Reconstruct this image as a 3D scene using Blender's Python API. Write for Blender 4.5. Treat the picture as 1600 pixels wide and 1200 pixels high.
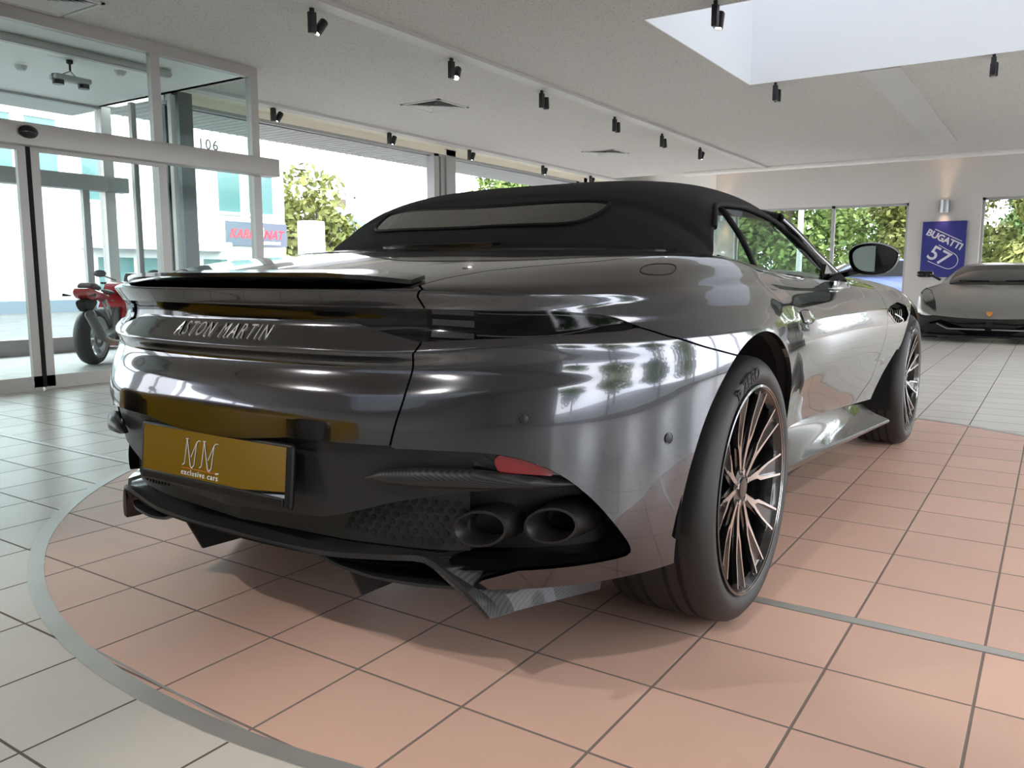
import bpy, bmesh, math, random
import numpy as np
from mathutils import Vector, Matrix
random.seed(7)
scene = bpy.context.scene
for o in list(bpy.data.objects): bpy.data.objects.remove(o)
COL = scene.collection
# world frame: x to the car's right, y towards its nose, z up; the rear axle is at y = 0
# ---------------------------------------------------------------- camera
cam = bpy.data.cameras.new('camera'); cam.sensor_width = 36; cam.lens = 36*1275.19/1600; cam.clip_end = 300
camo = bpy.data.objects.new('camera', cam); COL.objects.link(camo)
Rt = Vector((0.833595941, 0.552374242, 0.00071052497)); Up = Vector((-0.07352042, 0.10967568, 0.99124467)); Fw = Vector((-0.54746009, 0.82634977, -0.13203599))
M = Matrix((Rt, Up, -Fw)).transposed().to_4x4(); M.translation = (1.6, -2.13, .927)
camo.matrix_world = M
scene.camera = camo
# ---------------------------------------------------------------- world, exposure
w = bpy.data.worlds.new('world'); scene.world = w; w.use_nodes = True
nt = w.node_tree; bg = nt.nodes['Background']
tc = nt.nodes.new('ShaderNodeTexCoord'); no = nt.nodes.new('ShaderNodeTexNoise'); no.inputs['Scale'].default_value = 2.2; no.inputs['Detail'].default_value = 5
rp = nt.nodes.new('ShaderNodeValToRGB'); rp.color_ramp.elements[0].position = .38; rp.color_ramp.elements[0].color = (.82, .86, .98, 1); rp.color_ramp.elements[1].position = .62; rp.color_ramp.elements[1].color = (1, .975, .975, 1)
nt.links.new(tc.outputs['Generated'], no.inputs['Vector']); nt.links.new(no.outputs['Fac'], rp.inputs['Fac']); nt.links.new(rp.outputs['Color'], bg.inputs['Color'])
bg.inputs['Strength'].default_value = 4.2
vs = scene.view_settings
vs.view_transform = 'Standard'; vs.look = 'None'; vs.exposure = 1.22; vs.gamma = 1.0; vs.use_curve_mapping = False
scene.display_settings.display_device = 'sRGB'
cy = scene.cycles
cy.use_denoising = True; cy.max_bounces = 10; cy.diffuse_bounces = 5; cy.glossy_bounces = 5; cy.transparent_max_bounces = 16; cy.transmission_bounces = 6
cy.sample_clamp_indirect = 8; cy.caustics_reflective = False; cy.caustics_refractive = False; cy.blur_glossy = .5
def portal(name, loc, size, rot):
    l = bpy.data.lights.new(name, 'AREA'); l.shape = 'RECTANGLE'; l.size, l.size_y = size; l.cycles.is_portal = True
    o = bpy.data.objects.new(name, l); o.location = loc; o.rotation_euler = rot; COL.objects.link(o)
H = math.pi/2
portal('daylight_left', (-7.3, 10, 1.5), (12.4, 2.9), (H, 0, -H))
portal('daylight_left_near', (-7.3, -5.4, 1.4), (6.0, 2.3), (H, 0, -H))
portal('daylight_entrance', (-8.4, .7, 1.5), (6.0, 2.9), (H, 0, -H))
portal('daylight_right', (6.6, 7, 1.5), (18.4, 2.6), (H, 0, H))
portal('daylight_skylight', (.82, 5.67, 4.72), (4.4, 2.78), (0, 0, 0))
portal('daylight_added_skylight', (.82, -5.6, 4.72), (4.4, 2.78), (0, 0, 0))  # portal for the second skylight, an unseen addition for more daylight
portal('daylight_far_wall', (0, 16.5, 1.5), (12, 2.0), (H, 0, math.pi))

# ---------------------------------------------------------------- materials
MATS = {}
def mat(name, col, rough=.5, metal=0., coat=0., emit=None, es=0., spec=.5, sheen=0., trans=0., ior=1.5):
    m = bpy.data.materials.new(name); m.use_nodes = True; b = m.node_tree.nodes['Principled BSDF']
    b.inputs['Base Color'].default_value = (*col, 1); b.inputs['Roughness'].default_value = rough; b.inputs['Metallic'].default_value = metal
    b.inputs['Coat Weight'].default_value = coat; b.inputs['Coat Roughness'].default_value = .02
    b.inputs['Specular IOR Level'].default_value = spec; b.inputs['Sheen Weight'].default_value = sheen
    b.inputs['Transmission Weight'].default_value = trans; b.inputs['IOR'].default_value = ior
    if emit: b.inputs['Emission Color'].default_value = (*emit, 1); b.inputs['Emission Strength'].default_value = es
    MATS[name] = m; return m
def noisy(name, c1, c2, scale, rough=.6, bump=0., detail=4, lo=.35, hi=.65, coat=0., metal=0.):
    m = mat(name, c1, rough, metal, coat); t = m.node_tree; b = t.nodes['Principled BSDF']
    tc = t.nodes.new('ShaderNodeTexCoord'); n = t.nodes.new('ShaderNodeTexNoise'); n.inputs['Scale'].default_value = scale; n.inputs['Detail'].default_value = detail
    r = t.nodes.new('ShaderNodeValToRGB'); r.color_ramp.elements[0].position = lo; r.color_ramp.elements[0].color = (*c1, 1); r.color_ramp.elements[1].position = hi; r.color_ramp.elements[1].color = (*c2, 1)
    t.links.new(tc.outputs['Object'], n.inputs['Vector']); t.links.new(n.outputs['Fac'], r.inputs['Fac']); t.links.new(r.outputs['Color'], b.inputs['Base Color'])
    if bump:
        bp = t.nodes.new('ShaderNodeBump'); bp.inputs['Strength'].default_value = bump; bp.inputs['Distance'].default_value = .01
        t.links.new(n.outputs['Fac'], bp.inputs['Height']); t.links.new(bp.outputs['Normal'], b.inputs['Normal'])
    return m
def glass(name, tint=(.93, .97, .96), refl=.06):
    m = bpy.data.materials.new(name); m.use_nodes = True; t = m.node_tree; t.nodes.remove(t.nodes['Principled BSDF'])
    tr = t.nodes.new('ShaderNodeBsdfTransparent'); tr.inputs['Color'].default_value = (*tint, 1)
    gl = t.nodes.new('ShaderNodeBsdfGlossy'); gl.inputs['Roughness'].default_value = .0
    fr = t.nodes.new('ShaderNodeLayerWeight'); fr.inputs['Blend'].default_value = .22
    ad = t.nodes.new('ShaderNodeMath'); ad.operation = 'MULTIPLY_ADD'; ad.inputs[1].default_value = .36; ad.inputs[2].default_value = refl; ad.use_clamp = True
    mx = t.nodes.new('ShaderNodeMixShader'); t.links.new(fr.outputs['Fresnel'], ad.inputs[0]); t.links.new(ad.outputs[0], mx.inputs['Fac'])
    t.links.new(tr.outputs[0], mx.inputs[1]); t.links.new(gl.outputs[0], mx.inputs[2]); t.links.new(mx.outputs[0], t.nodes['Material Output'].inputs['Surface'])
    MATS[name] = m; return m
mat('paint', (.078, .080, .090), .15, 1., 1.0)
mat('gloss_black', (.004, .004, .005), .10, 0, .4)
mat('band_black', (.003, .003, .004), .08, spec=.45)
mat('satin_black', (.006, .006, .007), .45, spec=.3)
mat('deep_black', (.003, .003, .004), .8)
mat('rubber', (.016, .016, .017), .55)
mat('rubber_print', (.33, .33, .33), .6)
mat('alloy', (.78, .74, .72), .16, 1.)
mat('alloy_black', (.008, .008, .009), .2, 0, .5)
mat('brake_disc', (.22, .22, .23), .35, 1.)
mat('chrome', (.85, .85, .87), .06, 1.)
mat('letter_chrome', (.9, .9, .9), .22, 1.)
mat('red_lens', (.22, .004, .010), .12, 0, 1.)
mat('exhaust_black', (.022, .020, .020), .42, .5)
mat('leather', (.018, .017, .018), .5)
mat('mirror_glass', (.38, .46, .45), .01, 1.)
mat('plate_mirror', (.42, .42, .43), .015, 1., 0)
mat('white_print', (.85, .84, .8), .4)
mat('orange_print', (.75, .18, .05), .4)
mat('lamp_clear', (.05, .05, .055), .08, .3, 1.)
mat('lamp_strip', (.16, .16, .165), .3, .5, .5)
mat('sensor', (.02, .02, .022), .35, .3)
noisy('soft_top', (.0075, .0075, .009), (.012, .012, .015), 900, .85, .15)
glass('car_glass', (.72, .82, .79), .06)
glass('lamp_lens', (.62, .62, .64), .0)
glass('quarter_glass', (.72, .82, .79), .06)
mat('rear_glass', (.02, .025, .025), .03, 0, 1.)
glass('pane', (.82, .90, .88), .0)
glass('clear_pane', (.97, .99, .98), .0)
glass('dome', (.42, .43, .44), .02)
def carbon(name, scale=260, a=(.005, .005, .006), b=(.030, .030, .034)):
    m = mat(name, a, .45, .1, .15, spec=.35); t = m.node_tree; p = t.nodes['Principled BSDF']
    tc = t.nodes.new('ShaderNodeTexCoord'); mp = t.nodes.new('ShaderNodeMapping'); mp.inputs['Rotation'].default_value = (.5, .6, .8)
    ck = t.nodes.new('ShaderNodeTexWave'); ck.inputs['Scale'].default_value = scale*.32; ck.inputs['Distortion'].default_value = 0
    r = t.nodes.new('ShaderNodeMixRGB'); r.inputs[1].default_value = (*a, 1); r.inputs[2].default_value = (*b, 1)
    t.links.new(tc.outputs['Object'], mp.inputs['Vector']); t.links.new(mp.outputs[0], ck.inputs['Vector']); t.links.new(ck.outputs['Fac'], r.inputs[0]); t.links.new(r.outputs[0], p.inputs['Base Color'])
carbon('carbon')
# ---------------------------------------------------------------- mesh helpers
def tag(o, label=None, cat=None, group=None, kind=None):
    if label: o['label'] = label
    if cat: o['category'] = cat
    if group: o['group'] = group
    if kind: o['kind'] = kind
    return o
def empty(name, loc=(0, 0, 0), rz=0.):
    o = bpy.data.objects.new(name, None); COL.objects.link(o); o.location = loc; o.rotation_euler = (0, 0, rz); o.empty_display_size = .1; return o
class MB:
    def __init__(s): s.v = []; s.f = []; s.sm = []
    def add(s, V, F, smooth=False):
        n = len(s.v); s.v += [tuple(map(float, p)) for p in V]; s.f += [tuple(int(i)+n for i in f) for f in F]; s.sm += [smooth]*len(F); return s
    def box(s, a, b, M=None):
        x0, y0, z0 = a; x1, y1, z1 = b
        V = [(x0,y0,z0),(x1,y0,z0),(x1,y1,z0),(x0,y1,z0),(x0,y0,z1),(x1,y0,z1),(x1,y1,z1),(x0,y1,z1)]
        if M is not None: V = [M @ Vector(p) for p in V]
        return s.add(V, [(0,3,2,1),(4,5,6,7),(0,1,5,4),(1,2,6,5),(2,3,7,6),(3,0,4,7)])
    def rbox(s, a, b, r=.01, M=None, seg=3):
        bm = bmesh.new(); bmesh.ops.create_cube(bm, size=1)
        for v in bm.verts: v.co = Vector([(p+q)/2+c*(q-p) for p, q, c in zip(a, b, v.co)])
        bmesh.ops.bevel(bm, geom=bm.edges[:], offset=min(r, .49*min(abs(q-p) for p, q in zip(a, b))), segments=seg, profile=.5, affect='EDGES')
        if M is not None: bmesh.ops.transform(bm, matrix=M, verts=bm.verts)
        bm.verts.ensure_lookup_table(); V = [v.co.copy() for v in bm.verts]; F = [[v.index for v in f.verts] for f in bm.faces]; bm.free()
        return s.add(V, F, True)
    def lathe(s, prof, n=32, M=None, smooth=True, a0=0, a1=2*math.pi):     # prof (r, h) round the local z axis
        full = abs(a1-a0-2*math.pi) < 1e-6; m = n if full else n+1; V = []
        for i in range(m):
            a = a0+(a1-a0)*i/n; c, sn = math.cos(a), math.sin(a)
            for r, h in prof: V.append(Vector((r*c, r*sn, h)))
        k = len(prof); F = []
        for i in range(n):
            j = (i+1) % m
            for q in range(k-1): F.append((i*k+q, j*k+q, j*k+q+1, i*k+q+1))
        if M is not None: V = [M @ p for p in V]
        return s.add(V, F, smooth)
    def tube(s, pts, r, n=10, caps=True, smooth=True, closed=False):
        P = [Vector(p) for p in pts]; m = len(P); rr = r if hasattr(r, '__len__') else [r]*m; V = []; up = None
        for i, p in enumerate(P):
            a = P[(i-1) % m] if (i or closed) else P[0]; b = P[(i+1) % m] if (i < m-1 or closed) else P[-1]
            d = (b-a).normalized()
            if up is None: up = Vector((0, 0, 1)) if abs(d.z) < .9 else Vector((1, 0, 0))
            x = d.cross(up).normalized(); y = x.cross(d).normalized(); up = y
            for k in range(n):
                t = 2*math.pi*k/n; V.append(p+(x*math.cos(t)+y*math.sin(t))*rr[i])
        F = []
        for i in range(m if closed else m-1):
            j = (i+1) % m
            for k in range(n): F.append((i*n+k, i*n+(k+1) % n, j*n+(k+1) % n, j*n+k))
        if caps and not closed: F += [tuple(range(n))[::-1], tuple(range((m-1)*n, m*n))]
        return s.add(V, F, smooth)
    def prism(s, poly, h0, h1, M=None, smooth=False):      # polygon in local xy pulled from h0 to h1
        n = len(poly); V = [Vector((x, y, h0)) for x, y in poly]+[Vector((x, y, h1)) for x, y in poly]
        if M is not None: V = [M @ p for p in V]
        return s.add(V, [tuple(range(n))[::-1], tuple(range(n, 2*n))]+[(i, (i+1) % n, n+(i+1) % n, n+i) for i in range(n)], smooth)
    def grid(s, G, smooth=True, flip=False, wrap=False):
        G = np.asarray(G, float); a, b = G.shape[:2]; F = []
        for i in range(a if wrap else a-1):
            for j in range(b-1):
                q = (i*b+j, ((i+1) % a)*b+j, ((i+1) % a)*b+j+1, i*b+j+1); F.append(q[::-1] if flip else q)
        return s.add(G.reshape(-1, 3), F, smooth)
    def slab(s, G, t, smooth=True):                        # grid given a thickness along -normal
        G = np.asarray(G, float); N = grid_normals0(G); B = G-N*t; a, b = G.shape[:2]; n = a*b; F = []
        for i in range(a-1):
            for j in range(b-1):
                q = (i*b+j, (i+1)*b+j, (i+1)*b+j+1, i*b+j+1); F.append(q); F.append(tuple(n+k for k in q[::-1]))
        ring = [(i, 0) for i in range(a)]+[(a-1, j) for j in range(1, b)]+[(i, b-1) for i in range(a-2, -1, -1)]+[(0, j) for j in range(b-2, 0, -1)]
        r = [i*b+j for i, j in ring]
        for k in range(len(r)): F.append((r[(k+1) % len(r)], r[k], n+r[k], n+r[(k+1) % len(r)]))
        return s.add(np.concatenate([G.reshape(-1, 3), B.reshape(-1, 3)]), F, smooth)
    def text(s, body, size, M, extrude=.001, shear=0., spacing=1., align='CENTER', bend=None, offset=0.):
        cu = bpy.data.curves.new('t', 'FONT'); cu.body = body; cu.size = size; cu.extrude = extrude; cu.shear = shear; cu.space_character = spacing; cu.align_x = align; cu.offset = offset; cu.resolution_u = 4
        ob = bpy.data.objects.new('t', cu); COL.objects.link(ob); dg = bpy.context.evaluated_depsgraph_get(); me = bpy.data.meshes.new_from_object(ob.evaluated_get(dg))
        V = [v.co.copy() for v in me.vertices]
        if bend:
            V = [Vector(((bend+p.y)*math.sin(p.x/bend), (bend+p.y)*math.cos(p.x/bend), p.z)) for p in V]
        s.add([M @ p for p in V], [list(f.vertices) for f in me.polygons])
        bpy.data.objects.remove(ob); bpy.data.curves.remove(cu); bpy.data.meshes.remove(me); return s
    def build(s, name, m, parent=None, loc=None, auto=True):
        me = bpy.data.meshes.new(name); me.from_pydata(s.v, [], s.f); me.materials.append(MATS[m]); me.polygons.foreach_set('use_smooth', s.sm)
        if auto and any(s.sm): me.set_sharp_from_angle(angle=math.radians(38))
        me.update(); o = bpy.data.objects.new(name, me); COL.objects.link(o)
        if parent is not None: o.parent = parent
        if loc is not None: o.location = loc
        return o
def grid_normals0(G):
    du = np.gradient(G, axis=0); dv = np.gradient(G, axis=1); n = np.cross(du, dv); return n/(np.linalg.norm(n, axis=-1, keepdims=True)+1e-12)
def frame(o, x, y, z):       # matrix from origin and axes
    m = Matrix((Vector(x), Vector(y), Vector(z))).transposed().to_4x4(); m.translation = Vector(o); return m
def T(x, y, z): return Matrix.Translation((x, y, z))
def R(a, ax): return Matrix.Rotation(math.radians(a), 4, ax)
def copy_tree(o, parent=None):
    c = o.copy(); COL.objects.link(c); c.parent = parent
    for ch in list(o.children): copy_tree(ch, c)
    return c
# ---------------------------------------------------------------- smooth surface maths
def akima(t, Y, tq):
    t=np.asarray(t,float); Y=np.asarray(Y,float); n=len(t)
    d=(Y[1:]-Y[:-1])/(t[1:]-t[:-1]).reshape((-1,)+(1,)*(Y.ndim-1))
    D=np.concatenate([(2*d[:1]-d[1:2])*2-d[:1],2*d[:1]-d[1:2],d,2*d[-1:]-d[-2:-1],(2*d[-1:]-d[-2:-1])*2-d[-1:]])
    w1=np.abs(D[3:]-D[2:-1])+np.abs(D[3:]+D[2:-1])/2; w2=np.abs(D[1:-2]-D[:-3])+np.abs(D[1:-2]+D[:-3])/2
    m=(w1*D[1:-2]+w2*D[2:-1])/(w1+w2+1e-12)
    return herm(t,Y,m,tq)
def herm(t,Y,m,tq):
    i=np.clip(np.searchsorted(t,tq,side='right')-1,0,len(t)-2); h=t[i+1]-t[i]; s=(tq-t[i])/h
    sh=(-1,)+(1,)*(Y.ndim-1); s=s.reshape(sh); h=h.reshape(sh)
    return Y[i]*(1+2*s)*(1-s)**2+m[i]*h*s*(1-s)**2+Y[i+1]*s*s*(3-2*s)+m[i+1]*h*s*s*(s-1)
def nat(t, Y, tq, end0=None):
    t=np.asarray(t,float); Y=np.asarray(Y,float); n=len(t); F=Y.reshape(n,-1); h=np.diff(t)
    A=np.zeros((n,n)); B=np.zeros_like(F)
    for i in range(1,n-1):
        A[i,i-1]=1/h[i-1]; A[i,i]=2*(1/h[i-1]+1/h[i]); A[i,i+1]=1/h[i]
        B[i]=3*((F[i]-F[i-1])/h[i-1]**2+(F[i+1]-F[i])/h[i]**2)
    A[0,0]=2/h[0];A[0,1]=1/h[0];B[0]=3*(F[1]-F[0])/h[0]**2
    if end0 is not None: A[0]=0;A[0,0]=1;B[0]=np.asarray(end0,float).ravel()
    A[-1,-1]=2/h[-1];A[-1,-2]=1/h[-1];B[-1]=3*(F[-1]-F[-2])/h[-1]**2
    m=np.linalg.solve(A,B).reshape(Y.shape)
    return herm(t,Y,m,tq)
def chord(P, ax):
    d=np.sqrt((np.diff(P,axis=ax)**2).sum(-1)); d=d.mean(1-ax)
    return np.r_[0,np.cumsum(d)]

# ---------------------------------------------------------------- the coupe-convertible body, right half
# each station: plan point (x,y), plan normal angle (deg from -y towards +x), profile rows (offset, z), inner point
ST=[ # x, y, ang
 (0.00,-0.975,0),(0.25,-0.962,5),(0.45,-0.922,15),(0.59,-0.860,28),(0.72,-0.768,42),(0.84,-0.63,58),
 (0.932,-0.43,73),(0.972,-0.20,84),(0.986,0.05,90),(0.962,0.33,96),(0.925,0.60,95),(0.915,1.10,89),(0.93,1.65,87),
 (0.95,2.10,87),(0.965,2.45,89),(0.970,2.80,90),(0.945,3.20,97),(0.84,3.50,128),(0.50,3.66,163),(0.0,3.72,180)]
Z_REAR=[(-.045,.27),(-.012,.36),(.0,.45),(.006,.54),(.004,.62),(-.011,.68),(-.041,.737),(-.0225,.767),(-.0225,.773),(-.044,.800),(-.060,.824),(-.060,.848),(-.052,.860),(-.026,.893),(-.031,.900)]
Z_CORN=[(-.03,.27),(-.008,.36),(.0,.45),(.004,.54),(.002,.62),(-.006,.69),(-.021,.745),(-.0185,.780),(-.0190,.787),(-.028,.800),(-.040,.812),(-.040,.842),(-.038,.858),(-.025,.887),(-.034,.898)]
Z_ARCH=[(-.022,.27),(-.012,.36),(-.004,.45),(.0,.54),(.0,.62),(.0,.69),(-.004,.74),(-.010,.775),(-.013,.788),(-.020,.808),(-.028,.826),(-.038,.848),(-.050,.868),(-.066,.890),(-.078,.903)]
Z_MID =[(-.035,.27),(-.03,.36),(-.02,.45),(-.008,.54),(.004,.62),(.006,.69),(.0,.74),(-.008,.775),(-.011,.788),(-.018,.805),(-.026,.822),(-.036,.842),(-.047,.858),(-.064,.878),(-.076,.890)]
Z_DOOR=[(-.05,.27),(-.045,.36),(-.03,.45),(-.012,.54),(.008,.62),(.016,.69),(.014,.735),(.008,.765),(.006,.775),(.0,.79),(-.008,.808),(-.018,.828),(-.028,.842),(-.044,.862),(-.055,.872)]
Z_FEND=[(-.06,.27),(-.05,.36),(-.035,.45),(-.015,.54),(.0,.62),(.004,.69),(.0,.73),(-.008,.755),(-.011,.764),(-.02,.778),(-.030,.792),(-.045,.81),(-.058,.822),(-.08,.84),(-.095,.85)]
Z_NOSE=[(-.06,.20),(-.03,.27),(-.0,.34),(.01,.40),(.0,.46),(-.01,.51),(-.02,.55),(-.03,.575),(-.032,.582),(-.045,.595),(-.06,.605),(-.08,.62),(-.10,.632),(-.13,.65),(-.15,.66)]
def mixp(a,b,t): return [(p[0]*(1-t)+q[0]*t,p[1]*(1-t)+q[1]*t) for p,q in zip(a,b)]
PROF=[Z_REAR,Z_REAR,Z_REAR,mixp(Z_REAR,Z_CORN,.4),Z_CORN,mixp(Z_CORN,Z_ARCH,.45),mixp(Z_CORN,Z_ARCH,.8),Z_ARCH,Z_ARCH,mixp(Z_ARCH,Z_MID,.7),mixp(Z_MID,Z_DOOR,.5),Z_DOOR,Z_DOOR,
      mixp(Z_DOOR,Z_FEND,.6),Z_FEND,Z_FEND,mixp(Z_FEND,Z_NOSE,.35),mixp(Z_FEND,Z_NOSE,.75),Z_NOSE,Z_NOSE]
# inner end of the top rows and how full the section is on the way there
INN=[(0,-.09,1.018),(.17,-.085,1.018),(.33,-.06,1.017),(.48,-.02,1.012),(.60,.03,1.005),(.69,.08,.998),(.735,.115,.992),(.762,.16,.985),(.772,.22,.978),(.78,.40,.962),(.788,.62,.944),(.79,1.10,.918),
     (.765,1.66,.905),(.0,2.12,.955),(.0,2.45,.935),(.0,2.80,.905),(.0,3.2,.84),(.0,3.45,.77),(.0,3.58,.70),(.0,3.66,.66)]
BUL=[.010,.010,.012,.018,.026,.030,.032,.032,.030,.024,.016,.008,.012,.05,.05,.055,.06,.05,.03,.0]
def control():
    n=len(ST); K=15; fr=[.10,.28,.5,.75,1.0]; G=np.zeros((n,K+len(fr),3))
    for i,(x,y,a) in enumerate(ST):
        a=math.radians(a); nx,ny=math.sin(a),-math.cos(a)
        for k,(o,z) in enumerate(PROF[i]): G[i,k]=(x+nx*o,y+ny*o,z)
        e=G[i,K-1]; T=np.array(INN[i])
        for j,f in enumerate(fr):
            p=e+(T-e)*f; p[2]+=BUL[i]*math.sin(math.pi*f**.8)
            G[i,K+j]=p
    return G
def body_grid(NU=520,NV=190):
    G=control(); G[[0,-1],:,0]=0
    tu=chord(G[:,2:14],0); tv=chord(G[2:12],1)
    # denser samples where rows are tight
    uq=np.interp(np.linspace(0,1,NU),[0,.55,1],[0,tu[13],tu[-1]]) if NU>1 else tu
    vq=np.linspace(0,tv[-1],NV); vq=np.unique(np.concatenate([vq,np.linspace(tv[6],tv[14],70)]))
    A=akima(tv,np.swapaxes(G,0,1),vq)                     # (NV, n, 3)
    e0=np.zeros((A.shape[0],3)); e0[:,0]=(A[:,1,0]-A[:,0,0])/(tu[1]-tu[0])
    S=nat(tu,np.swapaxes(A,0,1),uq,end0=e0)
    S[0,:,0]=0
    return S,uq,vq,tu,tv
def grid_normals(S):
    du=np.gradient(S,axis=0); dv=np.gradient(S,axis=1); n=np.cross(du,dv); n/=np.linalg.norm(n,axis=-1,keepdims=True)+1e-12
    n[0,:,0]=0; n/=np.linalg.norm(n,axis=-1,keepdims=True)+1e-12
    return n
# ================================================================= the hall
CEIL = 3.0
def sheet(b):      # a pane box keeps only its larger face pair's first face
    V = np.array(b.v).reshape(-1, 8, 3); out = MB()
    for q in V:
        lo, hi = q.min(0), q.max(0); k = int(np.argmin(hi-lo)); c = (lo+hi)/2; i, j = [a for a in range(3) if a != k]; P = []
        for u, v in ((lo[i], lo[j]), (hi[i], lo[j]), (hi[i], hi[j]), (lo[i], hi[j])): p = c.copy(); p[i] = u; p[j] = v; P.append(p)
        out.add(P, [(0, 1, 2, 3)])
    return out
def struct(name, mb, m): return tag(mb.build(name, m), kind='structure')
def tile_mat(name, base, dark, grout, rough=.28, speck=.5, sharp=(.45,.5)):
    m = mat(name, base, rough); t = m.node_tree; p = t.nodes['Principled BSDF']; L = t.links.new
    def n(ty, **k):
        q = t.nodes.new(ty)
        for a, b in k.items(): setattr(q, a, b)
        return q
    def mth(op, a, b=None, c=None):
        q = n('ShaderNodeMath', operation=op)
        for i, v in enumerate((a, b, c)):
            if v is None: continue
            if isinstance(v, (int, float)): q.inputs[i].default_value = v
            else: L(v, q.inputs[i])
        return q.outputs[0]
    tc = n('ShaderNodeTexCoord'); sx = n('ShaderNodeSeparateXYZ'); L(tc.outputs['Object'], sx.inputs[0])
    P = .308
    fx = mth('DIVIDE', mth('SUBTRACT', sx.outputs['X'], .9), P); fy = mth('DIVIDE', mth('SUBTRACT', mth('ABSOLUTE', mth('SUBTRACT', sx.outputs['Y'], .139)), .02), P)
    dx = mth('ABSOLUTE', mth('SUBTRACT', mth('FRACT', mth('ADD', fx, 50.5)), .5)); dy = mth('ABSOLUTE', mth('SUBTRACT', mth('FRACT', mth('ADD', fy, 50.5)), .5))
    d = mth('MINIMUM', dx, dy); g = mth('SMOOTH_MIN', dx, dy, .0)
    mr = n('ShaderNodeMapRange'); mr.inputs[1].default_value = .008; mr.inputs[2].default_value = .013; L(d, mr.inputs[0])
    # per tile tone
    cell = n('ShaderNodeCombineXYZ'); L(mth('FLOOR', mth('ADD', fx, 50)), cell.inputs[0]); L(mth('FLOOR', mth('ADD', fy, 50)), cell.inputs[1]); L(mth('SIGN', mth('SUBTRACT', sx.outputs['Y'], .139)), cell.inputs[2])
    wn = n('ShaderNodeTexWhiteNoise', noise_dimensions='3D'); L(cell.outputs[0], wn.inputs['Vector'])
    nz = n('ShaderNodeTexNoise'); nz.inputs['Scale'].default_value = 260; nz.inputs['Detail'].default_value = 2; L(tc.outputs['Object'], nz.inputs['Vector'])
    sp = n('ShaderNodeMapRange'); sp.inputs[1].default_value = .69; sp.inputs[2].default_value = .74; L(nz.outputs['Fac'], sp.inputs[0])
    cl = n('ShaderNodeTexNoise'); cl.inputs['Scale'].default_value = 3; cl.inputs['Detail'].default_value = 6; L(tc.outputs['Object'], cl.inputs['Vector'])
    hs = n('ShaderNodeHueSaturation'); hs.inputs['Color'].default_value = (*base, 1)
    L(mth('ADD', mth('MULTIPLY_ADD', wn.outputs['Value'], .10, .86), mth('MULTIPLY', cl.outputs['Fac'], .18)), hs.inputs['Value'])
    m1 = n('ShaderNodeMixRGB'); L(mth('MULTIPLY', sp.outputs[0], speck), m1.inputs[0]); L(hs.outputs[0], m1.inputs[1]); m1.inputs[2].default_value = (*dark, 1)
    m2 = n('ShaderNodeMixRGB'); L(mr.outputs[0], m2.inputs[0]); m2.inputs[1].default_value = (*grout, 1); L(m1.outputs[0], m2.inputs[2]); L(m2.outputs[0], p.inputs['Base Color'])
    L(mth('MULTIPLY_ADD', mr.outputs[0], -.45, .45+rough), p.inputs['Roughness'])
    bp = n('ShaderNodeBump'); bp.inputs['Strength'].default_value = .5; bp.inputs['Distance'].default_value = .002; L(mr.outputs[0], bp.inputs['Height']); L(bp.outputs['Normal'], p.inputs['Normal'])
    return m
tile_mat('floor_tile', (.70, .67, .62), (.34, .31, .28), (.13, .10, .09))
tile_mat('red_tile', (.76, .50, .40), (.34, .20, .15), (.22, .175, .155), .36, .5)
noisy('brushed_steel', (.55, .54, .52), (.60, .59, .57), 6, .35, 0, metal=.5)
mat('aluminium', (.46, .44, .42), .42, .2)
mat('frame_grey', (.40, .40, .40), .45, .1)
mat('dark_column', (.13, .135, .14), .4, .3)
mat('rail_white', (.60, .59, .57), .5)
mat('wall_paint', (.60, .58, .56), .8)
mat('wall_white', (.85, .84, .83), .7)
mat('cove_white', (.86, .85, .82), .6)
mat('cream', (.86, .82, .70), .6)
mat('pale_ceiling', (.80, .81, .80), .5)
mat('skylight_white', (.93, .95, .97), .5)
mat('vent_white', (.62, .62, .62), .5)
def accoustic(name, base, hole):
    m = mat(name, base, .9); t = m.node_tree; p = t.nodes['Principled BSDF']; L = t.links.new
    tc = t.nodes.new('ShaderNodeTexCoord'); mp = t.nodes.new('ShaderNodeMapping'); mp.inputs['Scale'].default_value = (30, 52, 30); v = t.nodes.new('ShaderNodeTexVoronoi'); v.inputs['Scale'].default_value = 1.
    L(tc.outputs['Object'], mp.inputs[0]); L(mp.outputs[0], v.inputs['Vector'])
    r = t.nodes.new('ShaderNodeMapRange'); r.inputs[1].default_value = .12; r.inputs[2].default_value = .22; L(v.outputs['Distance'], r.inputs[0])
    mx = t.nodes.new('ShaderNodeMixRGB'); mx.inputs[1].default_value = (*hole, 1); mx.inputs[2].default_value = (*base, 1); L(r.outputs[0], mx.inputs[0]); L(mx.outputs[0], p.inputs['Base Color'])
accoustic('ceiling_tile', (.60, .585, .56), (.15, .145, .14))
XL, XR, YB, YF = -7.1, 6.5, -8.5, 16.2
CX, CY, RC = .09, 1.356, 2.535
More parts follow.
